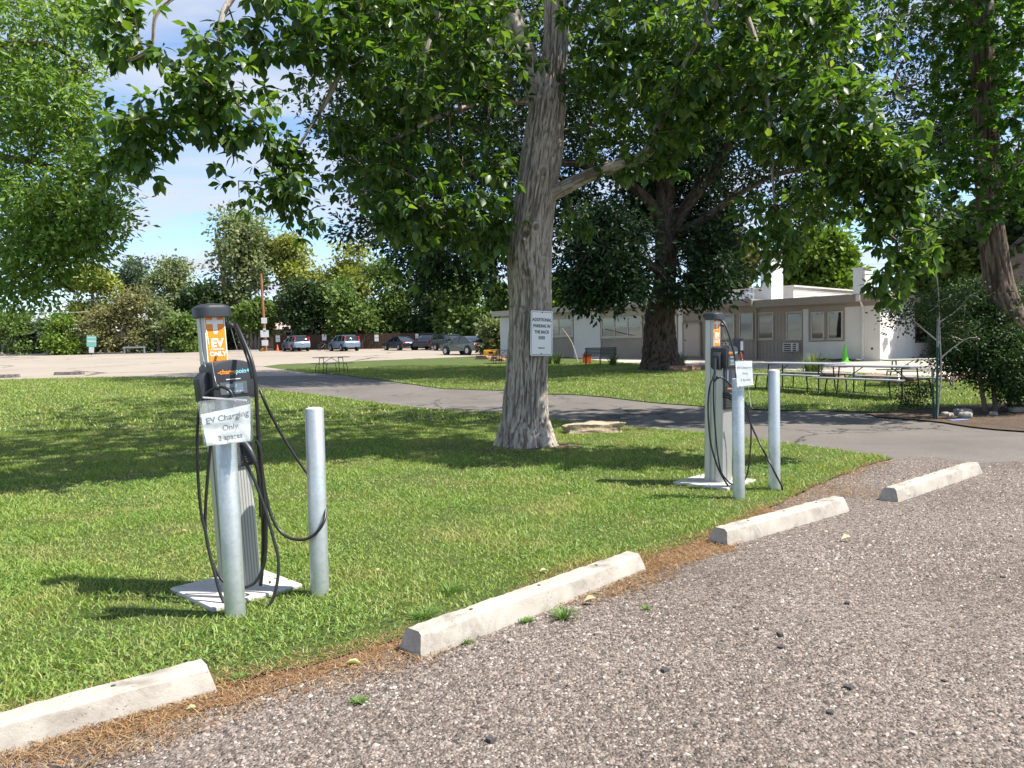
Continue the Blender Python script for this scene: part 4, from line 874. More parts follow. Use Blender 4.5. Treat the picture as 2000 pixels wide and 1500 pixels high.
    for s in (-1, 1): MB().tube([(s * .095, .04, 1.775), (s * .115, -.01, 1.55), (s * .13, -.09, 1.40)], .0016, 6, 4).build('retract_cord', 'steel_rod', t)
    MB().tube([(.075, .05, 1.71), (.10, .03, 1.715), (.115, .01, 1.70)], [.014, .0165, .0125], 12, 4).build('cable_gland', 'black_plastic', t, smooth=60)
    return t
def slab(c, side, label, grp='concrete pads under the charging stations'):
    mw = Matrix.Translation(c) @ Matrix.Rotation(ROTC, 4, 'Z')
    t = thing('concrete_pad', label, 'concrete pad', group=grp, mw=mw); bm_ = MB(); bm_.box(-side / 2, side / 2, -side / 2, side / 2, -.08, .04, .012)
    bm_.v = [(x + .008 * noise.noise(Vector((x * 9, y * 9, z * 9))), y + .008 * noise.noise(Vector((x * 9 + 5, y * 9, z * 9))), z) for x, y, z in bm_.v]
    bm_.build('pad', 'slab_concrete', t); return t
c1 = (G(342, 1158) + G(583, 1153)) / 2; c1.z = T(c1.x, c1.y)
S1 = slab(c1, .60, 'white concrete pad under the station with the wide paper sign')
ST1 = station(c1 + Vector((.02, .0, 0)), 'silver charging station with orange decal, leaning slightly, behind the wide paper sign', -2.5)
c2 = G(1397, 946); c2 = Vector((c2.x, c2.y + .02, T(c2.x, c2.y)))
S2 = slab(c2, .64, 'white concrete pad under the station with the narrow tag')
ST2 = station(c2 + Vector((.04, .0, 0)), 'silver charging station with orange decal standing upright behind the narrow tag', .9)
def cable(par, pts, r=.0095, n=10, name='cable', m='cable_rubber', sm=6):
    return MB().tube([at(x, y, Y) for x, y, Y in pts], r, n, sm).build(name, m, par, world=True, smooth=80)
Ya = c1.y
cable(ST1, [(461, 634, Ya - .02), (468, 648, Ya - .06), (477, 668, Ya - .10), (487, 692, Ya - .14), (494, 715, Ya - .16), (499, 745, Ya - .17), (502, 800, Ya - .16), (505, 860, Ya - .15), (510, 940, Ya - .15), (513, 1000, Ya - .14), (514, 1060, Ya - .12), (512, 1110, Ya - .1), (509, 1143, Ya - .08)], .0115)
cable(ST1, [(458, 633, Ya - .01), (463, 645, Ya - .05), (471, 668, Ya - .08), (481, 693, Ya - .11), (487, 712, Ya - .13), (493, 740, Ya - .13)], .009)
cable(ST1, [(462, 800, Ya - .30), (452, 768, Ya - .30), (438, 757, Ya - .29), (424, 757, Ya - .28), (405, 768, Ya - .27), (393, 786, Ya - .26), (387, 815, Ya - .25), (385, 870, Ya - .24), (387, 936, Ya - .24), (393, 1002, Ya - .24), (401, 1037, Ya - .25), (409, 1080, Ya - .27), (421, 1126, Ya - .3), (433, 1167, Ya - .33), (448, 1190, Ya - .35), (480, 1204, Ya - .36), (508, 1201, Ya - .38), (523, 1187, Ya - .38), (535, 1164, Ya - .36), (543, 1126, Ya - .33), (543, 1088, Ya - .31), (535, 1055, Ya - .29), (520, 1002, Ya - .27), (497, 938, Ya - .25), (476, 899, Ya - .24)])
cable(ST1, [(417, 800, Ya - .22), (412, 860, Ya - .22), (405, 936, Ya - .22), (401, 1002, Ya - .22), (402, 1042, Ya - .22), (411, 1088, Ya - .22), (424, 1118, Ya - .23), (440, 1140, Ya - .24), (458, 1148, Ya - .24), (475, 1148, Ya - .24), (495, 1140, Ya - .22), (510, 1118, Ya - .2), (518, 1088, Ya - .19), (520, 1037, Ya - .18), (518, 987, Ya - .18), (512, 936, Ya - .18), (508, 880, Ya - .19), (500, 860, Ya - .2)])
Yb = b2.y
cable(ST1, [(508, 762, Ya - .1), (516, 782, Yb + .02), (530, 812, Yb + .06), (552, 852, Yb + .09), (578, 893, Yb + .10), (597, 920, Yb + .10), (620, 950, Yb + .09), (632, 972, Yb + .04), (636, 998, Yb - .02), (631, 1022, Yb - .075), (614, 1044, Yb - .085), (592, 1054, Yb - .08), (566, 1051, Yb - .05), (546, 1036, Yb - .03), (531, 1010, Yb - .02), (521, 975, Yb), (514, 935, Yb), (509, 880, Yb), (506, 840, Yb + .02)])
def connector(par, pts, r):
    o = MB().tube([at(x, y, Y) for x, y, Y in pts], r, 14, 4).build('connector', 'black_plastic', par, world=True, smooth=60)
    return o
connector(ST1, [(463, 852, Ya - .2), (476, 864, Ya - .22), (487, 878, Ya - .24), (494, 892, Ya - .25), (498, 903, Ya - .25)], [.02, .022, .02, .0165, .012])
connector(ST1, [(462, 868, Ya - .2), (470, 884, Ya - .23), (476, 900, Ya - .24)], [.016, .014, .011])
cable(ST1, [(497, 900, Ya - .25), (503, 920, Ya - .24), (507, 960, Ya - .22), (509, 1010, Ya - .2)], .0095)
def ball(par, p, r): return MB().lathe([(r * math.sin(a), -r * math.cos(a)) for a in np.linspace(.05, math.pi - .05, 9)], 14, Matrix.Translation(p)).build('clamp_ball', 'black_plastic', par, world=True, smooth=80)
ball(ST1, at(424, 756, Ya - .285), .019)
MB().tube([at(398, 618, Ya + .02), at(408, 672, Ya - .08), at(419, 735, Ya - .26), at(423, 750, Ya - .28)], .0016, 6, 3).build('retract_cord', 'steel_rod', ST1, world=True)
Yc = c2.y
cable(ST2, [(1399, 624, Yc), (1408, 625, Yc - .06), (1416, 634, Yc - .1), (1423, 652, Yc - .14), (1429, 672, Yc - .17), (1434, 692, Yc - .19), (1437, 714, Yc - .2), (1440, 770, Yc - .2), (1444, 800, Yc - .2), (1452, 840, Yc - .2)], .0115)
cable(ST2, [(1397, 722, Yc - .22), (1392, 740, Yc - .26), (1386, 756, Yc - .28), (1383, 793, Yc - .28), (1385, 838, Yc - .28), (1390, 874, Yc - .28), (1401, 910, Yc - .3), (1412, 933, Yc - .32), (1423, 950, Yc - .34), (1432, 962, Yc - .36), (1450, 968, Yc - .3)])
cable(ST2, [(1397, 722, Yc - .22), (1394, 748, Yc - .25), (1394, 793, Yc - .26), (1398, 849, Yc - .26), (1402, 888, Yc - .27), (1408, 920, Yc - .3), (1418, 936, Yc - .31), (1430, 946, Yc - .3), (1446, 946, Yc - .22), (1458, 930, Yc - .16), (1464, 896, Yc - .14), (1467, 846, Yc - .14), (1464, 812, Yc - .15), (1455, 785, Yc - .18)], .0085)
cable(ST2, [(1395, 745, Yc - .3), (1402, 738, Yc - .31), (1411, 738, Yc - .31), (1422, 747, Yc - .3), (1432, 760, Yc - .29), (1445, 782, Yc - .22), (1458, 802, Yc - .2), (1468, 832, Yc - .22), (1485, 868, Yc - .3), (1504, 905, b4.y - .09), (1520, 936, b4.y - .10), (1527, 950, b4.y - .10), (1528, 961, b4.y - .09)])
ball(ST2, at(1402, 737, Yc - .31), .019)
connector(ST2, [(1396, 700, Yc - .2), (1396, 716, Yc - .22), (1396, 728, Yc - .24)], [.02, .017, .011])
for q in range(3): cable(ST2, [(1412, 768 + 4 * q, Yc - .19), (1424, 768 + 5 * q, Yc - .24), (1436, 778 + 6 * q, Yc - .25), (1446, 796 + 5 * q, Yc - .22)], .009)

# paper signs in plastic sleeves
mat('paper', (.80, .80, .79), .75, 0, .03, 8, .1, 25)
m_, t_, n_, l_, b_ = nodes('clear_plastic'); tr_ = n_.new('ShaderNodeBsdfTransparent'); tr_.inputs[0].default_value = (.93, .95, .95, 1); gl_ = n_.new('ShaderNodeBsdfGlossy'); gl_.inputs['Roughness'].default_value = .12; gl_.inputs[0].default_value = (.95, .95, .95, 1)
df_ = n_.new('ShaderNodeBsdfDiffuse'); df_.inputs[0].default_value = (.75, .77, .77, 1)
ms1 = n_.new('ShaderNodeMixShader'); ms1.inputs[0].default_value = .5; l_.new(gl_.outputs[0], ms1.inputs[1]); l_.new(df_.outputs[0], ms1.inputs[2])
ms2 = n_.new('ShaderNodeMixShader'); ms2.inputs[0].default_value = .11; l_.new(tr_.outputs[0], ms2.inputs[1]); l_.new(ms1.outputs[0], ms2.inputs[2]); l_.new(ms2.outputs[0], n_['Material Output'].inputs[0])
bn_ = noise_node(n_, l_, 22, 4, .6); bp = n_.new('ShaderNodeBump'); bp.inputs['Strength'].default_value = .6; bp.inputs['Distance'].default_value = .02; l_.new(bn_.outputs[0], bp.inputs['Height']); l_.new(bp.outputs[0], gl_.inputs['Normal']); l_.new(bp.outputs[0], df_.inputs['Normal'])
MATS['clear_plastic'] = m_
def warp_sheet(name, Q, m, par, amp, nu=26, nv=22, seed=0, thick=.0008):
    """Q: corners tl, tr, br, bl; a crumpled sheet"""
    tl, tr, br, bl = Q; nrm = (tr - tl).cross(bl - tl).normalized()
    if nrm.y > 0: nrm = -nrm
    def fn(u, v):
        p = tl.lerp(tr, u).lerp(bl.lerp(br, u), v); q = Vector((u * 3.2 + seed, v * 4.6, seed)); w_ = noise.noise(q) + .55 * abs(noise.noise(q * 2.3)) + .3 * noise.noise(q * 4)
        return p + nrm * amp * w_
    v, f = [], []
    for s in (1, -1):
        for j in range(nv + 1):
            for i in range(nu + 1): v.append(fn(i / nu, j / nv) + nrm * thick * s)
    k = (nu + 1) * (nv + 1)
    for j in range(nv):
        for i in range(nu):
            a = j * (nu + 1) + i; f.append((a, a + 1, a + nu + 2, a + nu + 1)); f.append((k + a + nu + 1, k + a + nu + 2, k + a + 1, k + a))
    b = MB(); b.add(v, f); o = b.build(name, m, par, world=True, smooth=60); return o, fn, nrm
def sheet_text(body, size, cx, cy, W, H, fn, nrm, par, m, rot=0.0, bold=0.0):
    v, f = text_bm(body, size, bold, .0003); inv = MW[par.name].inverted(); ca, sa = math.cos(rot), math.sin(rot); out = []
    for p in v:
        x = p.x * ca - p.y * sa; y = p.x * sa + p.y * ca
        out.append(inv @ (fn(cx + x / W, cy - y / H) + nrm * (.0016 + (.0004 if p.z > 0 else 0))))
    b = MB(); b.add(out, f); return b.build('lettering', m, par)
YS = b1.y - .09
sg = thing('paper_sign', 'wide crumpled paper sign in a clear sleeve reading EV Charging Only', 'sign', at(438, 870, YS))
o_, fn, nr = warp_sheet('paper', [at(392, 810, YS - .035), at(489, 789, YS + .038), at(489, 861, YS + .020), at(404, 871, YS - .053)], 'paper', sg, .0075, seed=1)
W_, H_ = .29, .21
sheet_text('EV Charging', .052, .52, .24, W_, H_, fn, nr, sg, 'ink_grey2', 0.02, .0005); sheet_text('Only', .050, .56, .54, W_, H_, fn, nr, sg, 'ink_grey2', 0.02, .0005); sheet_text('2 spaces', .047, .55, .82, W_, H_, fn, nr, sg, 'ink_grey2', 0.02, .0005)
# sleeve: front, top fold and side round the bollard head
sl, f2, n2 = warp_sheet('sleeve', [at(386, 788, YS - .047), at(488, 776, YS + .030), at(491, 863, YS + .008), at(398, 872, YS - .067)], 'clear_plastic', sg, .007, seed=1)
warp_sheet('sleeve_top', [at(389, 784, YS + .10), at(486, 773, YS + .10), at(488, 776, YS + .030), at(386, 788, YS - .047)], 'clear_plastic', sg, .003, 10, 6, 4)
warp_sheet('sleeve_side', [at(488, 776, YS + .030), at(494, 775, YS + .15), at(495, 855, YS + .15), at(491, 863, YS + .008)], 'clear_plastic', sg, .003, 6, 10, 5)
warp_sheet('sleeve_back', [at(389, 784, YS + .16), at(490, 773, YS + .16), at(492, 858, YS + .16), at(400, 868, YS + .16)], 'clear_plastic', sg, .004, 8, 8, 6)
MB().box(-.125, .125, -.004, .004, -.004, .004, 0, Matrix.Translation(at(439, 779, YS + .10)) @ Matrix.Rotation(R(5), 4, 'Y')).build('sleeve_rail', 'decal_white', sg, world=True)
b_ = MB(); b_.lathe([(.064, .0), (.062, .03), (.0635, .07), (.061, .12), (.062, .15)], 28, Matrix.Translation((b1.x + .0, b1.y, .885)), cap=False); b_.build('tape_wrap', 'clear_plastic', sg, world=True, smooth=80)
YT = b3.y - .085
sg2 = thing('paper_sign', 'narrow white paper tag in a sleeve hung on a bollard', 'sign', at(1453, 754, YT))
dn = Vector((.02, .05, 0))
o_, fn, nr = warp_sheet('paper', [at(1436, 706, YT - .01), at(1468, 705, YT + .06), at(1471, 752, YT + .04), at(1440, 755, YT - .03)], 'paper', sg2, .004, 14, 18, 9)
for s, cy in (('EV Charging', .26), ('Only', .5), ('2 Spaces', .76)): sheet_text(s, .03, .54, cy, .165, .24, fn, nr, sg2, 'ink_grey', 0.0, .0006)
warp_sheet('sleeve', [at(1435, 704, YT - .018), at(1469, 703, YT + .05), at(1472, 754, YT + .03), at(1439, 757, YT - .04)], 'clear_plastic', sg2, .004, 10, 12, 9)
MB().tube([at(1462, 757, YT + .04), at(1464, 775, YT + .05), at(1467, 795, YT + .05)], .0022, 6, 3).build('loose_strip', 'paper', sg2, world=True)
b_ = MB(); b_.lathe([(.064, .0), (.062, .05), (.0625, .09)], 24, Matrix.Translation((b3.x, b3.y, .97)), cap=False); b_.build('tape_wrap', 'clear_plastic', sg2, world=True, smooth=80)

# small black meter on a stake with a red lead
mat('stake_wood', (.30, .21, .13), .85, 0, .2, 10, .3, 60); mat('red_lead', (.42, .03, .025), .4); mat('meter_face', (.45, .47, .47), .4)
YM = c2.y + .75; mb = XY(1441, YM)
t = thing('meter_stake', 'small black meter box with red lead on a wooden stake', 'meter', mb)
MB().box(-.018, .018, -.012, .012, -.1, 1.47, .002).build('stake', 'stake_wood', t)
zc = at(1441, 676, YM).z - mb.z
MB().box(-.055, .055, -.06, -.012, zc - .09, zc + .09, .006).build('case', 'black_plastic', t, smooth=40); MB().box(.012, .045, -.0625, -.0595, zc - .05, zc + .055, .001).build('dial', 'meter_face', t)
MB().tube([at(1446, 688, YM - .06), at(1449, 700, YM - .09), at(1447, 712, YM - .1), at(1446, 730, YM - .1)], .009, 8, 4).build('lead', 'red_lead', t, world=True, smooth=60)

# ---------------------------------------------------------------- white parking sign on the trunk
mat('sign_white', (.78, .79, .80), .35, .1, .02, 3); mat('sign_edge', (.10, .11, .13), .5)
pc = at(1058, 651, Y0 - .42)
sgn = thing('parking_sign', 'white metal sign on the tree reading ADDITIONAL PARKING IN THE BACK', 'sign', mw=Matrix.Translation(pc) @ Matrix.Rotation(R(2.2), 4, 'Y') @ Matrix.Rotation(ROTC - R(4), 4, 'Z'))
sw, sh = .452, .655
pl = MB().prism(rrect(sw, sh, .03, 6), -.002, .002, 0, FRONT).build('plate', 'sign_white', sgn, smooth=30)
outer = rrect(sw - .03, sh - .03, .022, 5); inner = rrect(sw - .044, sh - .044, .016, 5); k = len(outer)
bb = MB(); bb.add([(x, -.0032, y) for x, y in outer] + [(x, -.0032, y) for x, y in inner] + [(x, -.0015, y) for x, y in outer] + [(x, -.0015, y) for x, y in inner],
                  [(i, (i + 1) % k, k + (i + 1) % k, k + i) for i in range(k)] + [(2 * k + i, 2 * k + (i + 1) % k, (i + 1) % k, i) for i in range(k)] + [(k + i, k + (i + 1) % k, 3 * k + (i + 1) % k, 3 * k + i) for i in range(k)])
bb.build('border', 'sign_edge', sgn)
for s, z in (('ADDITIONAL', .195), ('PARKING IN', .105), ('THE BACK', .017)): lettering(s, .064, 'ink_black', sgn, on_front(.0, -.0026, z), .0022)
MB().box(-.068, .068, -.0032, -.0015, -.088, -.040).build('grey_patch', 'screen_light', sgn); lettering('ParkPower', .030, 'ink_black', sgn, on_front(.0, -.0026, -.215), .0012)
for z in (-.30, .305): MB().lathe([(.011, 0), (.009, .005), (.001, .006)], 12, on_front(0, -.002, z)).build('bolt', 'ink_black', sgn)
MB().box(-.03, .03, .002, .24, -.2, .2).build('mounting_batten', 'stake_wood', sgn)

# ---------------------------------------------------------------- sandstone slab by the driveway
ground_mat('sandstone', (.40, .31, .21), (.55, .45, .33), (.30, .22, .15), 5, 26, bmp=.6, bs=30, bdist=.02)
rc = (G(1103, 854) + G(1216, 842)) / 2
def rock(name, label, cat, c, size, rotz, m, seed, group=None, cuts=10, sharp=.25):
    bm = bmesh.new(); bmesh.ops.create_cube(bm, size=2); bmesh.ops.subdivide_edges(bm, edges=bm.edges, cuts=cuts, use_grid_fill=True)
    for v in bm.verts:
        p = v.co.copy(); q = p.normalized(); p = p.lerp(q * 1.15, sharp)
        n_ = noise.noise(p * 1.1 + Vector((seed, 0, 0))) * .22 + noise.noise(p * 2.7 + Vector((0, seed, 0))) * .10 + noise.noise(p * 6 + Vector((0, 0, seed))) * .05
        p = p * (1 + n_); v.co = Vector((p.x * size[0], p.y * size[1], p.z * size[2]))
    b = MB(); b.bm(bm); o = b.build(name, m, smooth=32); o.location = c; o.rotation_euler = (0, 0, rotz); tag(o, label, cat, group); return o
o = rock('stone_slab', 'long flat sandstone slab in the grass by the driveway', 'stone', rc + Vector((0, .12, .06)), (.47, .2, .115), .22, 'sandstone', 3.3, sharp=.12)
# ---------------------------------------------------------------- the low flat-roofed building
def siding(name, c, pitch=.2):
    m, t, n, l, b = nodes(name); tcn = n.new('ShaderNodeTexCoord'); sp_ = n.new('ShaderNodeSeparateXYZ'); l.new(tcn.outputs['Object'], sp_.inputs[0])
    w_ = n.new('ShaderNodeMath'); w_.operation = 'MULTIPLY'; w_.inputs[1].default_value = 1 / pitch; l.new(sp_.outputs[0], w_.inputs[0])
    fr = n.new('ShaderNodeMath'); fr.operation = 'FRACT'; l.new(w_.outputs[0], fr.inputs[0]); g = ramp(n, l, fr.outputs[0], [(.0, (0, 0, 0)), (.10, (1, 1, 1)), (.93, (1, 1, 1)), (1, (0, 0, 0))])
    k = noise_node(n, l, 1.2, 5, .6, tcn.outputs['Object']); r = ramp(n, l, k.outputs[0], [(.3, mul(c, .9)), (.7, mul(c, 1.08))]); l.new(r.outputs[0], b.inputs['Base Color']); b.inputs['Roughness'].default_value = .8
    bump(n, l, b, g.outputs[0], 1.0, .02); MATS[name] = m
siding('taupe_siding', (.31, .27, .23)); mat('taupe', (.31, .27, .225), .75, 0, .06, 1.5); mat('taupe_dark', (.19, .165, .14), .75, 0, .06, 1.5); mat('taupe_light', (.42, .37, .325), .75, 0, .06, 1.5)
mat('off_white', (.66, .64, .59), .85, 0, .06, 1.2, .15, 40); mat('white_wall', (.66, .64, .635), .85, 0, .05, 1.2, .1, 40); mat('cream_trim', (.48, .45, .39), .6, 0, .05, 3)
mat('chimney_white', (.74, .73, .72), .85, 0, .04, 1.5); mat('clapboard', (.66, .625, .58), .8, 0, .05, 1.5); mat('roof_gravel', (.30, .29, .28), .95, 0, .2, 3); mat('vent_metal', (.55, .57, .6), .35, .7, .1, 5)
glassmat('pane_dark', (.02, .024, .022), .03, .9); glassmat('pane_blind', (.22, .25, .22), .06, .7); mat('blind_grey', (.30, .31, .28), .7); mat('unit_white', (.62, .60, .56), .6); mat('unit_dark', (.05, .048, .045), .7)
mat('hose_green', (.03, .05, .03), .5); mat('cone_green', (.14, .62, .03), .5, 0, .05); mat('cone_orange', (.75, .12, .02), .5, 0, .05)
FZ = T(FC.x, FC.y); PHI = math.atan2(-.722, .692)
BW = Matrix.Translation((FC.x, FC.y, FZ)) @ Matrix.Rotation(PHI, 4, 'Z')
bld = thing('building', 'long low flat roofed building with taupe siding and white panels', 'building', mw=BW)
def fx(px):                                                  # column of the picture -> distance along the front, local x (negative)
    d = ray(px, 660); k = d.x / d.y; s = (FC.x - k * FC.y) / (k * FU.y - FU.x); return -s
def fz(px, py):
    y = FC.y + FU.y * -fx(px); return at(px, py, y).z - FZ
def bx(par, name, x0, x1, y0, y1, z0, z1, m, bev=0): return MB().box(min(x0, x1), max(x0, x1), min(y0, y1), max(y0, y1), min(z0, z1), max(z0, z1), bev).build(name, m, par)
XL = fx(979)
ROOFS = [(fx(1478), 0.0, 3.12), (fx(1372), fx(1478), 3.24), (XL, fx(1372), 3.5)]
for i, (a, b_, zt) in enumerate(ROOFS):
    bx(bld, 'wall', a + .001, b_ - .001, .06 + .002 * i, 8.6 - .01 * i, -.6, zt - .05, 'taupe')
    rf = bx(bld, 'roof', a - (.35 if i == 2 else -.004), b_ + (.35 if i == 0 else -.004), -.55 + .01 * i, 9 - .01 * i, zt - .1, zt + .02, 'roof_gravel')
    bx(rf, 'fascia', a - (.36 if i == 2 else -.004), b_ + (.36 if i == 0 else -.004), -.60 + .01 * i, -.54 + .01 * i, zt - .30, zt + .06, 'taupe_light' if i == 2 else 'taupe')
    if i == 0: bx(rf, 'fascia', b_ + .30, b_ + .365, -.54, 9, zt - .30, zt + .06, 'taupe')
    bx(rf, 'frieze', a, b_, -.03 - .004 * i, .05, zt - .72, zt - .13, 'taupe_light' if i == 2 else 'taupe')
    bx(rf, 'soffit', a, b_, -.535, .05, zt - .16, zt - .13, 'taupe')
bx(bld, 'end_wall', .0, .06, -.0, 8.5, -.6, 3.0, 'off_white')
def panel(px0, px1, m, name='wall_panel', z0=-.6, z1=2.45, y=-.005, t=.06): return bx(bld, name, fx(px0), fx(px1), y, y + t, z0, z1, m)
panel(1651, 1719.5, 'off_white', z1=2.62, y=-.04, t=.1); panel(1569, 1651, 'off_white', z1=2.62, y=-.036, t=.1)
panel(1480, 1568, 'taupe_siding', z1=2.42, y=0); panel(1374, 1477.5, 'taupe_siding', z1=2.55, y=.002)
panel(1122, 1173.5, 'white_wall', z1=3.1, y=-.05, t=.11); panel(978, 1003, 'white_wall', z1=3.1, y=-.05, t=.11)
panel(1003.5, 1121.5, 'taupe_siding', z1=2.85, y=.0); panel(1174, 1325, 'taupe_siding', z1=2.85, y=.001); panel(1325.5, 1334, 'white_wall', z1=3.1, y=-.04, t=.1)
def window(px0, px1, py0, py1, nx=1, ny=1, frame='cream_trim', pane='pane_dark', top=None, y=-.03, fw=.06):
    x0, x1 = fx(px0), fx(px1); z1 = fz((px0 + px1) / 2, py0); z0 = fz((px0 + px1) / 2, py1); w = bpy.data.objects
    b = MB(); b.box(x0, x1, y - .03, y + .03, z0, z0 + fw); b.box(x0, x1, y - .03, y + .03, z1 - fw, z1)
    b.box(x0, x0 + fw, y - .029, y + .029, z0 + fw, z1 - fw); b.box(x1 - fw, x1, y - .029, y + .029, z0 + fw, z1 - fw)
    o = b.build('window', frame, bld)
    W_ = (x1 - x0 - fw) / nx; H_ = (z1 - z0 - fw) / ny
    for i in range(1, nx): bx(o, 'mullion', x0 + fw / 2 + W_ * i - .03, x0 + fw / 2 + W_ * i + .03, y - .028, y + .028, z0 + fw, z1 - fw, frame)
    for j in range(1, ny):
        for i in range(nx): bx(o, 'transom', x0 + fw / 2 + W_ * i + .032, x0 + fw / 2 + W_ * (i + 1) - .032, y - .027, y + .027, z0 + fw / 2 + H_ * j - .03, z0 + fw / 2 + H_ * j + .03, frame)
    for i in range(nx):
        for j in range(ny):
            p = pane if not (top and j == ny - 1) else top
            g = MB().box(-W_ / 2 + .02, W_ / 2 - .02, -.004, .004, -H_ / 2 + .02, H_ / 2 - .02, 0, Matrix.Translation((x0 + fw / 2 + W_ * (i + .5), y + .012, z0 + fw / 2 + H_ * (j + .5))) @ Matrix.Rotation(rng.normal(0, .006), 4, 'Z') @ Matrix.Rotation(rng.normal(0, .004), 4, 'X')).build('pane', p, o)
    bx(o, 'sill', x0 - .05, x1 + .05, y - .07, y + .02, z0 - .05, z0 - .002, frame); return o
bx(bld, 'window_surround', fx(1580), fx(1651), -.05, -.0375, fz(1615, 667), fz(1615, 597), 'taupe')
window(1585, 1611, 609, 663, y=-.075); window(1618, 1647, 608, 662, y=-.075)
window(1481, 1511, 610, 662.5); window(1536, 1567, 608.5, 662.5); window(1408, 1435, 612.5, 661); window(1444.5, 1472, 611.5, 661.5)
window(1175, 1255, 618, 659, 3, 2, top='pane_blind', fw=.09); window(1260, 1323, 618, 659, 2, 2, top='pane_blind', fw=.09); window(1040, 1120.5, 620, 658, 3, 2, top='pane_blind', fw=.09)
def ac(px0, px1, py0, py1):
    x0, x1 = fx(px0), fx(px1); z1, z0 = fz(px0, py0), fz(px0, py1); o = bx(bld, 'air_conditioner', x0, x1, -.24, -.03, z0, z1, 'unit_white', .01)
    for q in range(2):
        for r in range(4): bx(o, 'grille', x0 + .05 + q * (x1 - x0) * .62, x0 + (.58 if q == 0 else .93) * (x1 - x0), -.245, -.235, z0 + .03 + r * (z1 - z0) * .23, z0 + .03 + (r + .62) * (z1 - z0) * .23, 'unit_dark')
ac(1533, 1561, 670, 686.5); ac(1405, 1427, 669, 684)
d0, d1 = fx(1336.5), fx(1366); dz = fz(1350, 634)
dr_ = bx(bld, 'door', d0, d1, -.05, .03, -.05 + .35, dz, 'taupe_light'); bx(bld, 'door_frame', d0 - .1, d0 - .002, -.07, .04, .2, dz + .1, 'taupe'); bx(bld, 'door_frame', d1 + .002, d1 + .1, -.07, .04, .2, dz + .1, 'taupe'); bx(bld, 'door_frame', d0 - .1, d1 + .1, -.07, .04, dz + .002, dz + .12, 'taupe')
MB().lathe([(.035, 0), (.03, .06), (.005, .065)], 12, on_front(d0 + .1, -.05, 1.2)).build('handle', 'unit_dark', dr_)
def spout(px, zt, m):
    x = fx(px); o = MB(); o.tube([(x, -.5, zt - .1), (x, -.3, zt - .35), (x, -.12, zt - .55), (x, -.12, .25), (x, -.3, .08)], .055, 4).build('downspout', m, bld); bx(o if False else bld, 'conductor_head', x - .09, x + .09, -.72, -.60, zt - .28, zt + .02, m)
spout(1687, 3.12, 'off_white'); spout(1479, 3.2, 'taupe')
bx(bld, 'service_box', -.02, .115, .55, .85, .75, 1.1, 'off_white'); bx(bld, 'outlet', fx(1702), fx(1706), -.06, -.045, .55, .65, 'unit_dark')
MB().tube([(.09, 2.2, 2.0), (.09, 2.3, 2.05), (.09, 2.35, 1.4), (.09, 2.2, .8), (.09, 1.9, .75)], .02, 6, 4).build('conduit', 'off_white', bld)
wi = bx(bld, 'window', .04, .075, 4.6, 6.4, .8, 2.3, 'unit_dark'); bx(wi, 'pane', .03, .083, 4.7, 6.3, .9, 2.2, 'pane_dark')
# raised block and chimneys, each corner placed by depth
def corner(px, Y):
    p = XY(px, Y); q = BW.inverted() @ Vector((p.x, p.y, FZ)); return q
q = corner(1550, 45); zt = at(1550, 560, 45).z - FZ
cl = bx(bld, 'upper_storey', q.x - 4.2, q.x, q.y, q.y + 9.5, 3.0, zt, 'clapboard')
for k in range(5):
    z = 3.2 + k * .26
    if z < zt - .05: bx(cl, 'board', q.x - 4.22, q.x + .015, q.y - .018, q.y + 9.5, z, z + .03, 'clapboard')
bx(cl, 'roof_edge', q.x - 4.3, q.x + .1, q.y - .1, q.y + 9.6, zt, zt + .09, 'clapboard')
for (px, Y, top, a, b_) in ((1507, 43.2, 508, .65, 1.4), (1689, 41.0, 525, .62, .9)):
    q = corner(px, Y); z1 = at(px, top, Y).z - FZ; ch = bx(bld, 'chimney', q.x - a, q.x, q.y, q.y + b_, 3.0, z1, 'chimney_white', .01); bx(ch, 'chimney_cap', q.x - a - .05, q.x + .05, q.y - .05, q.y + b_ + .05, z1, z1 + .1, 'chimney_white')
for (px, Y, zt, r) in ((1470, 42.5, 562, .10), (1463, 42.3, 573, .12)):
    q = corner(px, Y); z1 = at(px, zt, Y).z - FZ; MB().lathe([(r, 3.1), (r, z1 - .1), (r * 1.8, z1 - .1), (r * 1.8, z1 - .02), (r * .3, z1 + .04)], 14, Matrix.Translation((q.x, q.y, 0))).build('roof_vent', 'vent_metal', bld, smooth=40)
q = corner(1440, 42.8); bx(bld, 'roof_unit', q.x - 1.1, q.x + .5, q.y, q.y + .9, 3.2, 3.55, 'vent_metal', .03); q = corner(1712, 40); bx(bld, 'roof_unit', q.x - .4, q.x + .4, q.y, q.y + .6, 3.1, 3.75, 'off_white', .02)

def cone(p, m, label, h=.72, base=True):
    t = thing('traffic_cone', label, 'cone', p)
    MB().lathe([(.16, .03), (.15, .05), (.03, h), (.012, h)], 20).build('body', m, t, smooth=50)
    if base: MB().box(-.2, .2, -.2, .2, 0, .035, .01).build('base', m, t)
    return t
gc = BW @ Vector((fx(1666) + .0, -.9, 0)); cone(Vector((gc.x, gc.y, T(gc.x, gc.y) + .008)), 'cone_green', 'tall lime green cone against the off white wall', .82, True)
hs = thing('garden_hose', 'dark coiled hose lying at the foot of the off white wall', 'hose', (gc.x, gc.y, T(gc.x, gc.y)))
hp = [BW @ Vector((fx(1690) - .18 * i, -.5 - .22 * math.sin(i * 1.1), 0)) for i in range(14)]; MB().tube([Vector((p.x, p.y, T(p.x, p.y) + .06 + .04 * math.sin(i * 1.7) ** 2)) for i, p in enumerate(hp)], .05, 7, 4).build('coil', 'hose_green', hs, world=True, smooth=60)

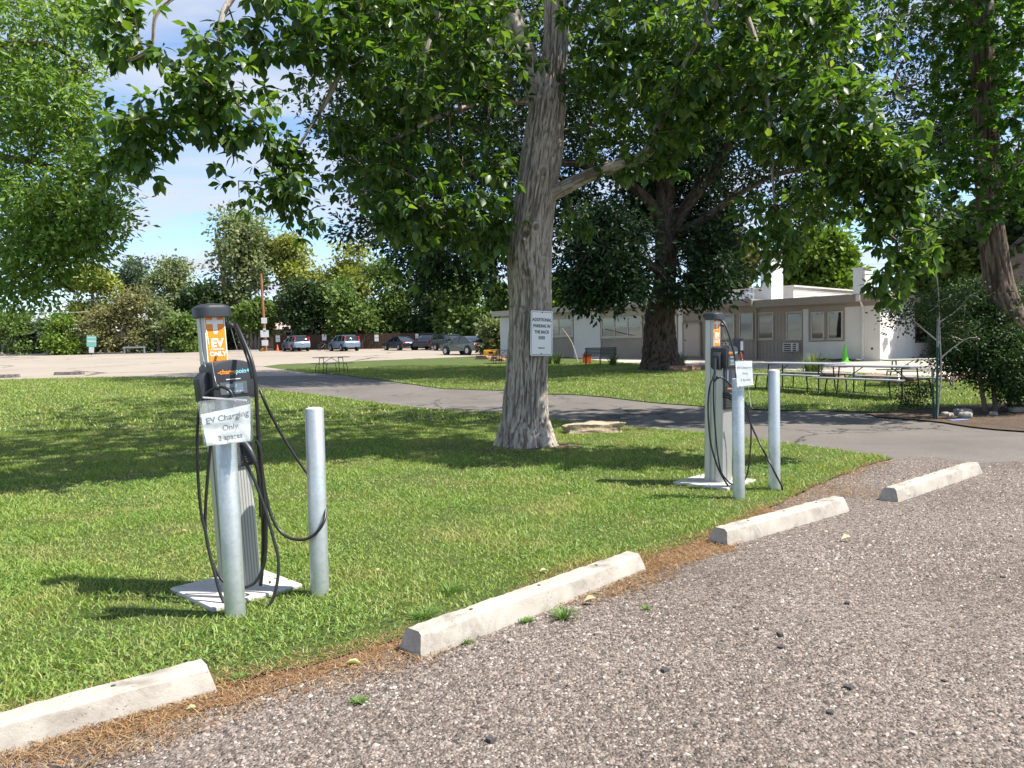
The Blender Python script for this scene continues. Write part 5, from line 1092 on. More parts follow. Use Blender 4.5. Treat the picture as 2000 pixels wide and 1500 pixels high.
# ---------------------------------------------------------------- picnic tables and bench
mat('table_grey', (.30, .30, .31), .5, 0, .08, 4); mat('table_pale', (.42, .41, .33), .55, 0, .14, 4); mat('table_legs', (.02, .02, .022), .45, .3, .1); mat('table_dark', (.06, .07, .065), .6); mat('tube_steel', (.35, .36, .36), .35, .8, .1)
def picnic(c, ang, label, L_=2.44, W_=.76, top='table_grey', leg='table_legs', style='fold', group='picnic tables on the lawn'):
    t = thing('picnic_table', label, 'picnic table', c, ang, group); r = .02
    MB().box(-L_ / 2, L_ / 2, -W_ / 2, W_ / 2, .715, .755, .012).build('tabletop', top, t, smooth=40)
    for s in (-1, 1):
        b = MB().box(-L_ / 2, L_ / 2, s * .68 - .13, s * .68 + .13, .425, .462, .010).build('seat', top, t, smooth=40)
        for e in (-1, 1):
            x = e * (L_ / 2 - .32)
            if style == 'fold':
                MB().tube([(x, s * .26, .72), (x + e * .05, s * .30, -.02)], .017, 8).build('leg', leg, t, smooth=60); MB().tube([(x, s * .68, .43), (x + e * .04, s * .70, .22), (x + e * .05, s * .70, -.02)], .017, 8, 3).build('seat_leg', leg, t, smooth=60)
            else:
                MB().tube([(x, s * .20, .72), (x, s * .26, .5), (x, s * .45, .30), (x, s * .62, .12), (x, s * .80, .03), (x, s * .86, -.01)], .022, 8, 4).build('leg', leg, t, smooth=60); MB().tube([(x, s * .35, .40), (x, s * .70, .42), (x, s * .84, .36), (x, s * .88, .2), (x, s * .88, -.01)], .02, 8, 4).build('seat_leg', leg, t, smooth=60)
    for e in (-1, 1):
        x = e * (L_ / 2 - .32); MB().tube([(x, -.68, .42), (x, .68, .42)], .015, 8).build('crossbar', leg, t, smooth=60); MB().tube([(x, 0, .42), (x - e * .5, 0, .71)], .012, 8).build('brace', leg, t, smooth=60); MB().tube([(x, -.26, .705), (x, .26, .705)], .014, 8).build('rail', leg, t, smooth=60)
    return t
ta = math.atan2(-.91, .42)
def gp(x, y, o=.014): return Vector((x, y, T(x, y) + o))
picnic(gp(8.94, 18.8), ta, 'grey topped folding picnic table, end to end with another, beside the pale one'); picnic(gp(7.90, 21.05), ta, 'grey topped folding picnic table in front of the building air conditioner')
picnic(gp(11.5, 21.7), ta + .9, 'pale yellowish picnic table on curved steel legs', 1.9, .8, 'table_pale', 'tube_steel', 'curve')
p = XY(646, 37); picnic(gp(p.x, p.y), R(35), 'light picnic table standing alone near the parking lot', 1.6, .75, 'table_pale', 'table_legs', 'fold')
p = XY(990, 43); picnic(gp(p.x, p.y), R(20), 'dark picnic table partly behind the grey barked trunk', 1.7, .75, 'table_dark', 'table_legs', 'fold')
p = XY(1172, 38.6); bn = thing('bench', 'dark green slatted metal bench in front of the white wall panel', 'bench', gp(p.x, p.y), R(-12))
mat('bench_green', (.07, .09, .085), .5, .2, .1)
for q in range(6): MB().box(-.8, .8, .30 + .012 * q, .325 + .012 * q, .46 + .07 * q, .515 + .07 * q, .004).build('back_slat', 'bench_green', bn)
for q in range(6): MB().box(-.8, .8, -.22 + .085 * q, -.155 + .085 * q, .415, .44, .004).build('seat_slat', 'bench_green', bn)
for x in (-.72, 0, .72):
    MB().tube([(x, .36, .86), (x, .3, .45), (x, .28, .0)], .02, 8, 3).build('leg', 'table_legs', bn, smooth=60); MB().tube([(x, .3, .42), (x, -.2, .42), (x, -.26, .36), (x, -.24, 0)], .02, 8, 3).build('leg', 'table_legs', bn, smooth=60)
for x in (-.76, .76): MB().tube([(x, .32, .64), (x, -.2, .64), (x, -.27, .58), (x, -.24, .42)], .02, 8, 3).build('armrest', 'table_legs', bn, smooth=60)
p = XY(1146, 41); pb_ = thing('orange_box', 'small orange plastic crate behind the bench', 'crate', gp(p.x, p.y)); MB().box(-.22, .22, -.18, .18, 0, .5, .02).build('shell', 'cone_orange', pb_); MB().box(-.24, .24, -.2, .2, .44, .5, .01).build('rim', 'cone_orange', pb_)
# slanting pole against the siding
o = MB().tube([XY(1129, 42) + Vector((0, 0, 0)), at(1118, 672, 44), at(1108, 655, 46), at(1098, 642, 47.6)], .032, 8, 4).build('leaning_pole', 'bark_far', base=XY(1129, 42), smooth=60); tag(o, 'pale bent pole leaning against the building windows', 'pole')

# ---------------------------------------------------------------- ornamental grass tufts, rocks, stakes
leafmat('tuft', [(.07, .12, .03), (.12, .17, .05), (.18, .21, .08)], .25, .5)
def tuft(c, h, n, spread, label, m='tuft', group='ornamental grass tufts by the building', name='grass_tuft', cat='grass tuft', wd=.012):
    t = thing(name, label, cat, c, 0, group); a = rng.uniform(0, 6.28, n); r = rng.uniform(0, spread * .3, n); hh = h * rng.uniform(.5, 1, n); le = rng.uniform(.15, .9, n) * spread
    V = []
    for f, wk in ((0, 1), (.5, .9), (.85, .6), (1, .02)):
        x = np.cos(a) * (r + le * f ** 1.8); y = np.sin(a) * (r + le * f ** 1.8); z = hh * (f - .25 * f ** 3) - .01; px_ = -np.sin(a) * wd * wk; py_ = np.cos(a) * wd * wk
        V.append(np.stack([x - px_, y - py_, z], -1)); V.append(np.stack([x + px_, y + py_, z], -1))
    V = np.stack(V, 1).reshape(-1, 3); k = np.arange(n)[:, None] * 8; F = np.concatenate([k + np.array([2 * i, 2 * i + 1, 2 * i + 3, 2 * i + 2]) for i in range(3)], 0)
    np_mesh('leaf_blade', V, F, m, t)['kind'] = 'stuff'; return t
for px, Y, h, lb in ((1088, 40, .85, 'pale grass tuft right of the parking sign'), (1070, 40.5, .7, 'low grass tuft behind the parking sign'), (1196, 37.4, .7, 'dark grass tuft at the end of the bench'), (1328, 36, .8, 'grass tuft between the old trunk and the door'), (1592, 27, 1.0, 'tall grass tuft behind the folding tables'), (1576, 27.4, .7, 'short grass tuft behind the folding tables')):
    p = XY(px, Y); tuft(gp(p.x, p.y), h * 1.15, 110, h * .8, lb, wd=.011)
for px, py, h, lb in ((1100, 1207, .09, 'larger green weed at the foot of the concrete stop'), (907, 1257, .05, 'small green weed at the near end of the concrete stop'), (1028, 1215, .05, 'tiny green weed halfway along the concrete stop'), (1262, 1190, .035, 'sparse weed in the gravel beyond the stop end'), (700, 1372, .04, 'sparse weed in the open gravel'), (880, 1160, .11, 'coarse grass clump behind the concrete stop'), (830, 1210, .1, 'broad leaved clump behind the concrete stop'), (470, 1330, .06, 'clover weed at the end of the straw covered stop')):
    g = G(px, py); tuft(g, h, 90, h * 1.3, lb, 'clover', 'weeds along the gravel edge', 'weed', 'weed', .003)
# ground plants round the trunk foot
for i, (px, py) in enumerate(((1015, 873), (1040, 876), (1062, 874), (990, 870))):
    g = G(px, py); tuft(g, .13, 80, .17, 'low green weed growing at the grey trunk foot', 'clover', 'weeds round the grey trunk', 'weed', 'weed', .011)
ground_mat('rock_red', (.30, .17, .11), (.40, .26, .18), (.22, .12, .08), 4, 20, bmp=.5, bs=20); mat('rock_grey', (.24, .235, .23), .9, 0, .2, 6, .4, 30); mat('rock_dark', (.06, .055, .052), .85, 0, .3, 20, .3, 60); mat('rock_pale', (.32, .285, .24), .9, 0, .15, 8, .3, 40)
for i, (px, Y, sx, lb) in enumerate(((1325, 31.8, .5, 'flat red flagstone beside the old trunk'), (1352, 32.2, .42, 'flat red flagstone next to the station mast'), (1375, 32.6, .38, 'red edging stone at the paving by the old tree'), (1625, 25.6, .45, 'red boulder behind the folding tables'), (1755, 22.9, .5, 'brown boulder under the pale table'), (1710, 24.2, .45, 'brown boulder between the tables'), (1850, 23.2, .5, 'brown boulder beyond the pale table'), (972, 47, .7, 'brown rock heap by the dark table'), (945, 50, .6, 'brown rock near the green saloon'), (1890, 24, .45, 'low brown boulder by the paving edge'))):
    p = XY(px, Y); rock('boulder', lb, 'rock', gp(p.x, p.y, .06), (sx * .8, sx * .55, sx * .32), i * .7, 'rock_red', i * 1.7, 'red brown edging rocks', 5)
for i, (px, py, s, m_k, lb) in enumerate(((1880, 812, .14, 'rock_grey', 'rounded grey rock in the mulch bed'), (1886, 818, .13, 'rock_pale', 'rounded pale rock in front of the grey one'), (1850, 815, .1, 'rock_pale', 'small tan rock in the mulch bed'), (1985, 806, .12, 'rock_pale', 'tan rock beside the shrub stems'), (1940, 812, .08, 'rock_pale', 'little tan rock at the shrub foot'))):
    g = G(px, py); rock('rock', lb, 'rock', g + Vector((0, 0, s * .35)), (s, s * .8, s * .6), i, m_k, i + 20, 'rocks in the mulch bed', 5, .6)
mat('rag_blue', (.16, .19, .36), .9, 0, .2); g = G(1872, 823); o = rock('blue_rag', 'flat blue rag lying on the mulch edge', 'rag', g + Vector((0, 0, .02)), (.17, .07, .015), .1, 'rag_blue', 44, None, 6, .1)
for i in range(26):                                          # bigger loose stones
    px = random.uniform(900, 1980); py = random.uniform(1080, 1490)
    g = G(px, py)
    if not bool(inpoly(GRAV, np.array([g.x]), np.array([g.y]))[0]) or py < 1120 + (1600 - px) * .12: continue
    s = random.uniform(.010, .019); rock('loose_stone', 'dark angular stone lying loose on the gravel', 'stone', g + Vector((0, 0, s * .35)), (s, s * random.uniform(.6, .9), s * random.uniform(.4, .7)), random.uniform(0, 6), 'rock_dark' if random.random() < .75 else 'rock_pale', i + 60, 'loose stones on the gravel', 2, .3)
    if S.objects[-1].data.materials[0].name == 'rock_pale': S.objects[-1]['label'] = 'pale angular stone lying loose on the gravel'
mat('stake_green', (.05, .13, .10), .5, .3, .1); mat('stake_steel', (.35, .37, .36), .4, .7, .15)
def stake(px, py, top, label, leanx=0):
    g = G(px, py); z1 = at(px, top, g.y).z - g.z; t = thing('stake', label, 'stake', mw=Matrix.Translation(g) @ Matrix.Rotation(R(leanx), 4, 'Y'), group='metal stakes at the sapling')
    MB().box(-.02, .02, -.004, .004, -.1, z1 * .72).box(-.004, .004, -.03, -.004, -.1, z1 * .72).build('post', 'stake_green', t); MB().box(-.02, .02, -.004, .004, z1 * .72, z1).box(-.004, .004, -.03, -.004, z1 * .72, z1).build('bare_top', 'stake_steel', t)
stake(1829, 821, 622, 'tall green and steel stake beside the sapling', .6); stake(1824, 820, 722, 'short green stake leaning beside the tall one', -2)
# fallen leaves
leafmat('dead_leaf', [(.36, .22, .08), (.48, .36, .18), (.55, .48, .30)], .15, .7); leafmat('pale_leaf', [(.45, .47, .18), (.5, .5, .3)], .2, .6)
me_l = None
for i, (px, py, mm, lb) in enumerate(((255, 925, 'dead_leaf', 'curled tan leaf on the shaded lawn'), (365, 1045, 'dead_leaf', 'bleached leaf on the sunny lawn behind the station'), (353, 1277, 'dead_leaf', 'bleached leaf curled near the straw covered stop'), (201, 1307, 'pale_leaf', 'round yellow green leaf above the straw covered stop'), (735, 1120, 'dead_leaf', 'tan leaf between station and concrete stop'), (675, 1303, 'pale_leaf', 'pale lobed leaf on the straw'), (1068, 1123, 'pale_leaf', 'yellow leaf behind the weedy stop'), (385, 1390, 'pale_leaf', 'pale leaf on the straw heap'), (1663, 1058, 'pale_leaf', 'pale leaf on the open gravel'), (1104, 970, 'dead_leaf', 'bleached leaf in front of the grey tree'), (645, 1165, 'dead_leaf', 'brown leaf at the cable looped bollard'), (1776, 975, 'pale_leaf', 'yellow leaf at the stop lying on gravel'), (1165, 1180, 'dead_leaf', 'tan leaf on the straw by the weedy stop'), (100, 880, 'dead_leaf', 'small leaf in the deep shade on the lawn'))):
    g = G(px, py); a = random.uniform(0, 6.28); l_n = random.uniform(.045, .085); t = thing('fallen_leaf', lb, 'leaf', g + Vector((0, 0, .035 if py < 1300 else .02)), a, 'fallen leaves')
    leaf_mesh('blade', np.array([[0., 0, 0]]), np.array([[1., 0, .1]]), np.array([[0, .2, 1.]]), np.array([l_n]), np.array([l_n * .6]), mm, None, LEAF, .35, .25).parent = t

# ---------------------------------------------------------------- parked cars
mat('car_rubber', (.015, .015, .016), .8); mat('car_rim', (.45, .46, .47), .3, .8, .05); mat('car_trim', (.02, .02, .022), .5); glassmat('car_glass', (.012, .015, .017), .03, .9); mat('tail_red', (.55, .015, .015), .2, 0, .05); mat('plate_white', (.7, .7, .68), .5); mat('head_clear', (.6, .62, .64), .1)
CAR = {'suv': dict(L=4.55, W=1.80, H=1.66, g=.20, hood=1.02, prof=[(2.27, .45), (2.27, .78), (2.15, .95), (1.15, 1.06), (-2.1, 1.06), (-2.22, .9), (-2.27, .6), (-2.2, .36), (2.2, .32)], cab=[(1.15, 1.05), (.45, 1.58), (-.2, 1.66), (-1.5, 1.64), (-1.95, 1.50), (-2.16, 1.05)]),
       'sedan': dict(L=4.6, W=1.76, H=1.44, g=.18, prof=[(2.3, .42), (2.3, .68), (2.15, .80), (1.05, .95), (-1.45, .96), (-2.15, .92), (-2.28, .72), (-2.28, .45), (-2.2, .30), (2.2, .28)], cab=[(1.1, .94), (.35, 1.38), (-.2, 1.44), (-.85, 1.42), (-1.75, .955)]),
       'wagon': dict(L=4.75, W=1.76, H=1.60, g=.2, prof=[(2.35, .45), (2.35, .74), (2.2, .88), (1.15, 1.0), (-2.15, 1.0), (-2.3, .85), (-2.34, .55), (-2.25, .34), (2.25, .32)], cab=[(1.2, .99), (.5, 1.50), (-.1, 1.58), (-1.7, 1.56), (-2.0, 1.46), (-2.22, 1.0)])}
def loft(prof, hw, taper=None, n=5):
    """side profile (x,z) given a rounded body width: rings across y"""
    v, f = [], []; k = len(prof); cx = sum(p[0] for p in prof) / k; cz = sum(p[1] for p in prof) / k
    ys = [(-1, .93), (-.97, .975), (-.85, 1), (.85, 1), (.97, .975), (1, .93)]
    for yy, s in ys:
        for x, z in prof:
            hwz = hw(z); v.append((cx + (x - cx) * (1 - (1 - s) * .5), yy * hwz, cz + (z - cz) * s))
    for i in range(len(ys) - 1):
        for j in range(k): f.append((i * k + j, (i + 1) * k + j, (i + 1) * k + (j + 1) % k, i * k + (j + 1) % k))
    f.append(tuple(range(k))); f.append(tuple(range((len(ys) - 1) * k + k - 1, (len(ys) - 1) * k - 1, -1))); return v, f
def smoothp(P, it=2):
    for _ in range(it): P = [q for i in range(len(P)) for q in ((P[i][0] * .8 + P[(i + 1) % len(P)][0] * .2, P[i][1] * .8 + P[(i + 1) % len(P)][1] * .2), (P[i][0] * .2 + P[(i + 1) % len(P)][0] * .8, P[i][1] * .2 + P[(i + 1) % len(P)][1] * .8))]
    return P
def fix(o):
    bm = bmesh.new(); bm.from_mesh(o.data); bmesh.ops.recalc_face_normals(bm, faces=bm.faces); bm.to_mesh(o.data); bm.free(); return o
def car(kind, paint, px, Y, head, label):
    c = CAR[kind]; p = XY(px, Y); t = thing('parked_car', label, 'car', gp(p.x, p.y, .006), math.atan2(head[1], head[0]), 'cars parked along the fence'); W = c['W'] / 2
    b = MB(); b.add(*loft(smoothp(c['prof']), lambda z: W * (1 - .05 * max(0, (.5 - z)) - .06 * max(0, z - .7)))); fix(b.build('body', paint, t, smooth=40))
    cab = c['cab']; zb = cab[0][1]; H = max(z for x, z in cab); hw = lambda z: W * (.94 - .20 * (z - zb) / (H - zb))
    b = MB(); b.add(*loft(smoothp(cab + [(cab[-1][0], zb - .05), (cab[0][0], zb - .05)], 1), hw)); fix(b.build('glasshouse', 'car_glass', t, smooth=30))
    top = [(x, z) for x, z in cab if z > H - .14]; rx0, rx1 = min(x for x, z in top), max(x for x, z in top)
    b = MB(); b.add(*loft(smoothp([(rx1, H - .06), (rx1 - .1, H + .012), ((rx0 + rx1) / 2, H + .022), (rx0 + .1, H + .006), (rx0 - .06, H - .08)], 1), lambda z: hw(H) * 1.03)); fix(b.build('roof_panel', paint, t, smooth=40))
    for s in (-1, 1):
        pts = [[(cab[0][0], cab[0][1]), (cab[1][0], cab[1][1])], [(-.12, zb), (-.16, H - .02)], [(cab[-1][0], cab[-1][1]), (cab[-2][0], cab[-2][1])]]
        if kind != 'sedan': pts.append([(-1.25, zb), (-1.3, H - .03)])
        for a, b_ in pts: MB().tube([(a[0], s * hw(a[1]) * 1.0, a[1]), (b_[0], s * hw(b_[1]) * 1.0, b_[1])], .04, 6).build('pillar', paint, t, smooth=60)
        for wx in (c['L'] / 2 - .88, -c['L'] / 2 + .92):
            M = Matrix.Translation((wx, s * (W - .10), .32)) @ Matrix.Rotation(R(90), 4, 'X')
            MB().lathe([(.40, -.09), (.40, .09)], 24, Matrix.Translation((wx, s * (W - .05), .36)) @ Matrix.Rotation(R(90), 4, 'X')).build('wheel_arch', 'car_trim', t)
            ty = MB().lathe([(.2, -.11), (.30, -.115), (.325, -.08), (.325, .08), (.30, .115), (.2, .11)], 24, Matrix.Translation((wx, s * (W - .04), .325)) @ Matrix.Rotation(R(90), 4, 'X')).build('wheel', 'car_rubber', t, smooth=50)
            MB().lathe([(.205, -.085), (.205, .085)], 18, Matrix.Translation((wx, s * (W - .005), .325)) @ Matrix.Rotation(R(90), 4, 'X')).build('rim', 'car_rim', ty, smooth=40)
        xr = -c['L'] / 2
        if kind == 'sedan': MB().box(xr - .005, xr + .12, s * W * .93 - .22 * (s > 0), s * W * .93 + .22 * (s < 0), .66, .84, .02).build('tail_light', 'tail_red', t)
        elif kind == 'suv': MB().box(xr + .12, xr + .28, s * W * .84 - .06, s * W * .84 + .06, 1.02, 1.52, .03).build('tail_light', 'tail_red', t)
        else: MB().box(xr + .0, xr + .14, s * W * .90 - .08, s * W * .90 + .06, .72, 1.0, .02).build('tail_light', 'tail_red', t)
        MB().box(.72, .92, s * (W + .0), s * (W + .16), zb + .02, zb + .15, .03).build('mirror', paint, t); MB().box(c['L'] / 2 - .2, c['L'] / 2 - .02, s * W * .72 - .16, s * W * .72 + .16, .66, .78, .02).build('headlight', 'head_clear', t)
    MB().box(-c['L'] / 2 - .04, -c['L'] / 2 + .2, -W * .86, W * .86, .38, .56, .04).build('rear_bumper', 'car_trim' if kind == 'wagon' else paint, t); MB().box(-c['L'] / 2 - .03, -c['L'] / 2 + .04, -.16, .16, .70 if kind == 'sedan' else .80, .84 if kind == 'sedan' else .94, .004).build('number_plate', 'plate_white', t)
    return t
def paintm(name, c): return mat(name, c, .28, .35, .03, 2, 0, 60, .5, .6)
paintm('paint_bluegrey', (.20, .26, .33)); paintm('paint_blue', (.17, .24, .34)); paintm('paint_navy', (.012, .017, .035)); paintm('paint_black', (.012, .013, .018)); paintm('paint_green', (.03, .055, .045)); paintm('paint_sage', (.085, .115, .105))
car('suv', 'paint_bluegrey', 578, 84, (-.55, .83), 'blue grey van shaped car beside the orange cone'); car('suv', 'paint_blue', 672, 82, (-.58, .81), 'pale blue hatchback with tall red tail lights'); car('sedan', 'paint_navy', 781, 81, (-.60, .80), 'dark navy saloon parked alone by the fence')
car('suv', 'paint_black', 838, 81, (-.30, -.95), 'black car facing out of its parking bay'); car('wagon', 'paint_green', 881, 76, (.62, -.78), 'dark green estate car facing out, with roof rails'); car('sedan', 'paint_sage', 909, 61, (-.66, .75), 'sage green saloon parked by the round shrub')

# ---------------------------------------------------------------- fence, poles, lot furniture, houses
mat('fence_wood', (.085, .055, .04), .9, 0, .3, 3, .3, 30, .2, 0, (6, 6, .4)); mat('post_brown', (.26, .115, .055), .85, 0, .2, 3, .2, 20); mat('sign_plain', (.74, .75, .75), .5); mat('sign_mint', (.22, .62, .48), .5); mat('wire_black', (.03, .03, .03), .6); mat('tank_grey', (.34, .36, .37), .4, .5, .08); mat('yellow_cap', (.75, .38, .02), .6); mat('red_box', (.5, .05, .03), .6)
A = XY(535, 88.5); B = XY(968, 88.5)
fe = thing('wooden_fence', 'dark brown wooden fence behind the parked cars', 'fence', A); n_b = int((B.x - A.x) / 2.4)
for i in range(n_b):
    x = A.x + i * 2.4; z = T(x, A.y); b = MB()
    for q in range(16): b.box(x + q * .15 + .004, x + q * .15 + .146, A.y + (.0 if q % 2 else .012), A.y + .03, z + .03, z + 1.78 + .03 * math.sin(q * 2.1 + i))
    b.build('board_run', 'fence_wood', fe, world=True)['kind'] = 'stuff'; MB().box(x - .05, x + .05, A.y + .03, A.y + .13, z - .2, z + 1.86).build('post', 'fence_wood', fe, world=True); MB().box(x, x + 2.4, A.y + .031, A.y + .07, z + .4, z + .48).build('rail', 'fence_wood', fe, world=True)
def pole(px, Y, top, r, label, m='post_brown', name='utility_pole', lean=0.0):
    p = XY(px, Y); z = at(px, top, Y).z; t = thing(name, label, 'pole', p); MB().tube([(p.x, p.y, p.z - .3), (p.x + lean * (z - p.z), p.y, z)], [r, r * .75], 12).build('shaft', m, t, world=True, smooth=60); return t, p, z
t, p, z = pole(519, 85, 534, .17, 'slender brown pole with white notices at the lot', lean=-.025)
for zz_, h, w_ in ((3.4, .62, .62), (2.35, .35, .3), (1.95, .75, .9), (.95, .6, .7)): MB().box(p.x - w_ / 2, p.x + w_ / 2, p.y - .22, p.y - .19, p.z + zz_ - h / 2, p.z + zz_ + h / 2, .005).build('notice', 'sign_plain', t, world=True)
t, p, z = pole(440, 100, 520, .2, 'brown utility pole with grey transformer among the trees')
MB().box(p.x - 2.2, p.x + 1.6, p.y - .12, p.y, z - 1.9, z - 1.7).build('crossarm', 'post_brown', t, world=True); MB().lathe([(.35, 0), (.36, .1), (.36, 1.1), (.3, 1.2)], 16, Matrix.Translation((p.x - 1.1, p.y, z - 3.0))).build('transformer', 'tank_grey', t, world=True, smooth=40)
MB().lathe([(.3, 0), (.3, .95), (.2, 1.0)], 16, Matrix.Translation((p.x + .9, p.y, z - 2.9))).build('transformer', 'tank_grey', t, world=True, smooth=40)
for i, (z0, lb) in enumerate(((at(440, 572, 100).z, 'upper overhead wire running to the left of the transformer pole'), (at(440, 594, 100).z, 'lower overhead wire running to the left of the transformer pole'))):
    a = Vector((p.x, p.y - .15, z0)); b = Vector((-78, 92, z0 + .4)); MBp = [a.lerp(b, k / 14) + Vector((0, 0, -1.0 * math.sin(math.pi * k / 14) ** 1)) for k in range(15)]
    tag(MB().tube(MBp, .028, 5).build('overhead_wire', 'sign_plain' if i else 'tank_grey', base=a), lb, 'wire', 'overhead wires')
a = Vector((p.x, p.y - .15, at(440, 576, 100).z)); b = Vector((12, 96, 8.2)); tag(MB().tube([a.lerp(b, k / 14) + Vector((0, 0, -1.2 * math.sin(math.pi * k / 14))) for k in range(15)], .025, 5).build('overhead_wire', 'wire_black', base=a), 'dark overhead wire passing through the trees above the cars', 'wire', 'overhead wires')
p = XY(542, 84.5); cone(gp(p.x, p.y), 'cone_orange', 'orange traffic cone by the brown pole', .75)
p = XY(522, 85.3); t = thing('bin_lid', 'small yellow bin lid at the foot of the brown pole', 'bin lid', gp(p.x - .5, p.y)); MB().lathe([(.32, 0), (.33, .12), (.2, .3), (.03, .34)], 16).build('lid', 'yellow_cap', t, smooth=50); MB().lathe([(.05, .32), (.05, .4)], 8).build('knob', 'yellow_cap', t)
p = XY(943, 57); t = thing('yellow_block', 'yellow plastic barrier block behind the sage saloon', 'barrier', gp(p.x + .6, p.y)); MB().box(-.55, .55, -.2, .2, 0, .42, .06).build('block', 'yellow_cap', t, smooth=40); MB().box(-.18, .18, -.21, .21, .12, .3, .02).build('slot', 'car_trim', t)
for px, Y, w_, h, z0, lb in ((543.5, 88.3, .5, .75, 1.0, 'white notice on the fence above the orange cone'), (634, 88.3, .5, .7, 1.1, 'white notice on the fence behind the bicycle'), (736, 88.3, .45, .75, .9, 'white notice on the fence left of the navy saloon'), (815, 88.3, .35, .7, 1.0, 'white notice on the fence beside the black car')):
    p = XY(px, Y); t = thing('fence_notice', lb, 'sign', (p.x, p.y, p.z), 0, 'notices on the fence'); MB().box(-w_ / 2, w_ / 2, -.02, .02, z0, z0 + h, .004).build('board', 'sign_plain', t); MB().box(-w_ * .35, w_ * .35, -.024, -.019, z0 + h * .5, z0 + h * .62).build('print_band', 'tank_grey', t); MB().box(-.03, .03, .02, .19, z0 + .1, z0 + h - .1).build('batten', 'fence_wood', t)
# mint sign by the shrubs
p = XY(178, 81); t = thing('mint_sign', 'mint green and white sign leaning on a post by the shrubs', 'sign', mw=Matrix.Translation(gp(p.x, p.y)) @ Matrix.Rotation(R(3), 4, 'Y'))
sb_ = MB().box(-.5, .5, -.03, .0, .85, 2.0, .01).build('board', 'sign_mint', t); MB().box(-.44, .44, -.034, -.029, 1.33, 1.5).build('white_band', 'sign_plain', sb_); MB().box(-.4, .4, -.034, -.029, 1.75, 1.85).build('white_band', 'sign_plain', sb_); MB().box(-.26, .26, -.03, .0, .2, .82, .01).build('lower_board', 'sign_plain', t); MB().box(-.06, .06, .0, .08, -.2, 1.9).build('post', 'fence_wood', t)
# guard rail behind the left shrubs
p = XY(262, 82); t = thing('guard_rail', 'short grey rail beside the brownish shrubs', 'rail', gp(p.x, p.y)); MB().box(-1.2, 1.2, -.04, .04, .62, .78, .02).build('beam', 'tank_grey', t)
for x in (-1.05, 1.05): MB().box(x - .06, x + .06, .0, .1, -.2, .72).build('post', 'tank_grey', t)
# kerb of the lot
ka, kb = XY(-150, 82), XY(505, 87); b = MB(); prev = None
t = thing('lot_kerb', 'pale concrete kerb along the shrubs', 'kerb', gp(ka.x, ka.y))
for i in range(16):
    a = ka.lerp(kb, i / 16); c = ka.lerp(kb, (i + 1) / 16); d = (c - a).normalized(); a.z, c.z = T(a.x, a.y), T(c.x, c.y); an = math.atan2(d.y, d.x); ln = (c - a).length
    MB().box(.006, ln - .006, -.09, .09, -.1, .15, .02, Matrix.Translation(a) @ Matrix.Rotation(an, 4, 'Z')).build('kerb_stone', 'slab_concrete', t, world=True)
# bicycle
p = XY(630, 84); t = thing('bicycle', 'black bicycle parked between the two bluish cars', 'bicycle', gp(p.x, p.y), R(60))
for x in (-.52, .52):
    w_ = MB(); w_.tube([(x + .33 * math.cos(a), 0, .34 + .33 * math.sin(a)) for a in np.linspace(0, 2 * math.pi, 25)], .022, 6, cap=False); wo = w_.build('wheel', 'car_rubber', t)
    for k in range(6): MB().tube([(x, 0, .34), (x + .32 * math.cos(k * 1.047), 0, .34 + .32 * math.sin(k * 1.047))], .004, 4).build('spoke', 'car_rim', wo)
for a, b in (((-.52, .34), (-.15, .32)), ((-.15, .32), (-.25, .85)), ((-.25, .80), (.38, .82)), ((-.15, .32), (.40, .75)), ((-.52, .34), (-.24, .78)), ((.36, .95), (.52, .34))): MB().tube([(a[0], 0, a[1]), (b[0], 0, b[1])], .022, 6).build('frame_tube', 'car_trim', t)
MB().tube([(.30, -.28, 1.0), (.36, 0, .97), (.30, .28, 1.0)], .018, 6, 3).build('handlebar', 'car_trim', t); MB().box(-.38, -.12, -.07, .07, .86, .92, .02).build('saddle', 'car_trim', t)
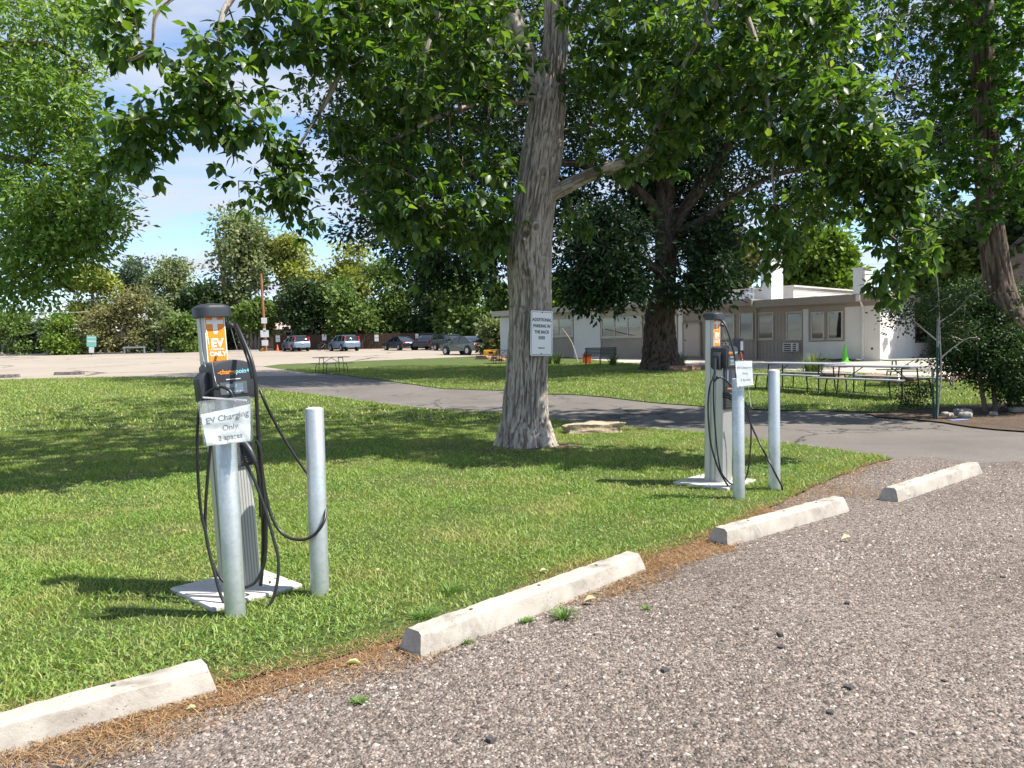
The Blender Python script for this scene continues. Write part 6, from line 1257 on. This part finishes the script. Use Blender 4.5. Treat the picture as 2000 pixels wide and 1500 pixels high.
# houses behind the trees
mat('roof_shingle', (.36, .365, .38), .9, 0, .15, 8, .3, 12); mat('roof_brown', (.16, .13, .11), .9, 0, .3, 8, .4, 14); mat('roof_pink', (.42, .33, .30), .9, 0, .15, 6); mat('wall_tan', (.42, .33, .24), .8, 0, .1, 3); mat('wall_grey', (.40, .40, .39), .8, 0, .08, 3); mat('brick_red', (.30, .13, .09), .9, 0, .2, 12)
def house(px, Y, w_, d_, eave, ridge, wall, roof, label, rot=0):
    p = XY(px, Y); t = thing('house', label, 'house', gp(p.x, p.y), R(rot)); MB().box(-w_ / 2, w_ / 2, -d_ / 2, d_ / 2, -.5, eave).build('wall', wall, t); b = MB(); o = .6
    x0, x1, y0, y1 = -w_ / 2 - o, w_ / 2 + o, -d_ / 2 - o, d_ / 2 + o
    b.add([(x0, y0, eave - .1), (x1, y0, eave - .1), (x1, y1, eave - .1), (x0, y1, eave - .1), (x0, 0, ridge), (x1, 0, ridge)], [(0, 1, 5, 4), (2, 3, 4, 5), (1, 2, 5), (3, 0, 4), (3, 2, 1, 0)]); b.build('roof', roof, t)
    for k in range(3):
        x = -w_ / 2 + w_ * (k + .5) / 3; wn = MB().box(x - .7, x + .7, -d_ / 2 - .06, -d_ / 2 + .02, .9, 2.2).build('window', 'plate_white', t); MB().box(x - .6, x + .6, -d_ / 2 - .075, -d_ / 2 - .05, 1.0, 2.1).build('pane', 'pane_dark', wn)
    return t
house(60, 112, 32, 12, 2.6, 5.2, 'wall_grey', 'roof_shingle', 'house with long grey shingle roof behind the shrubs', 2); house(590, 108, 15, 9, 2.6, 4.3, 'wall_tan', 'roof_pink', 'tan house with pinkish roof behind the fence', -4)
house(2060, 40, 9, 10, 2.7, 8.6, 'brick_red', 'roof_brown', 'house with steep shingle roof behind the leaning maple', 70)
p = XY(1829, 47); t = thing('brick_chimney', 'narrow red brick chimney stack behind the sapling', 'chimney', gp(p.x, p.y)); zt_ = at(1829, 520, 47).z - p.z; MB().box(-.3, .3, -.3, .3, -.2, zt_, .02).build('stack', 'brick_red', t); MB().box(-.36, .36, -.36, .36, zt_, zt_ + .12).build('cap_course', 'off_white', t)
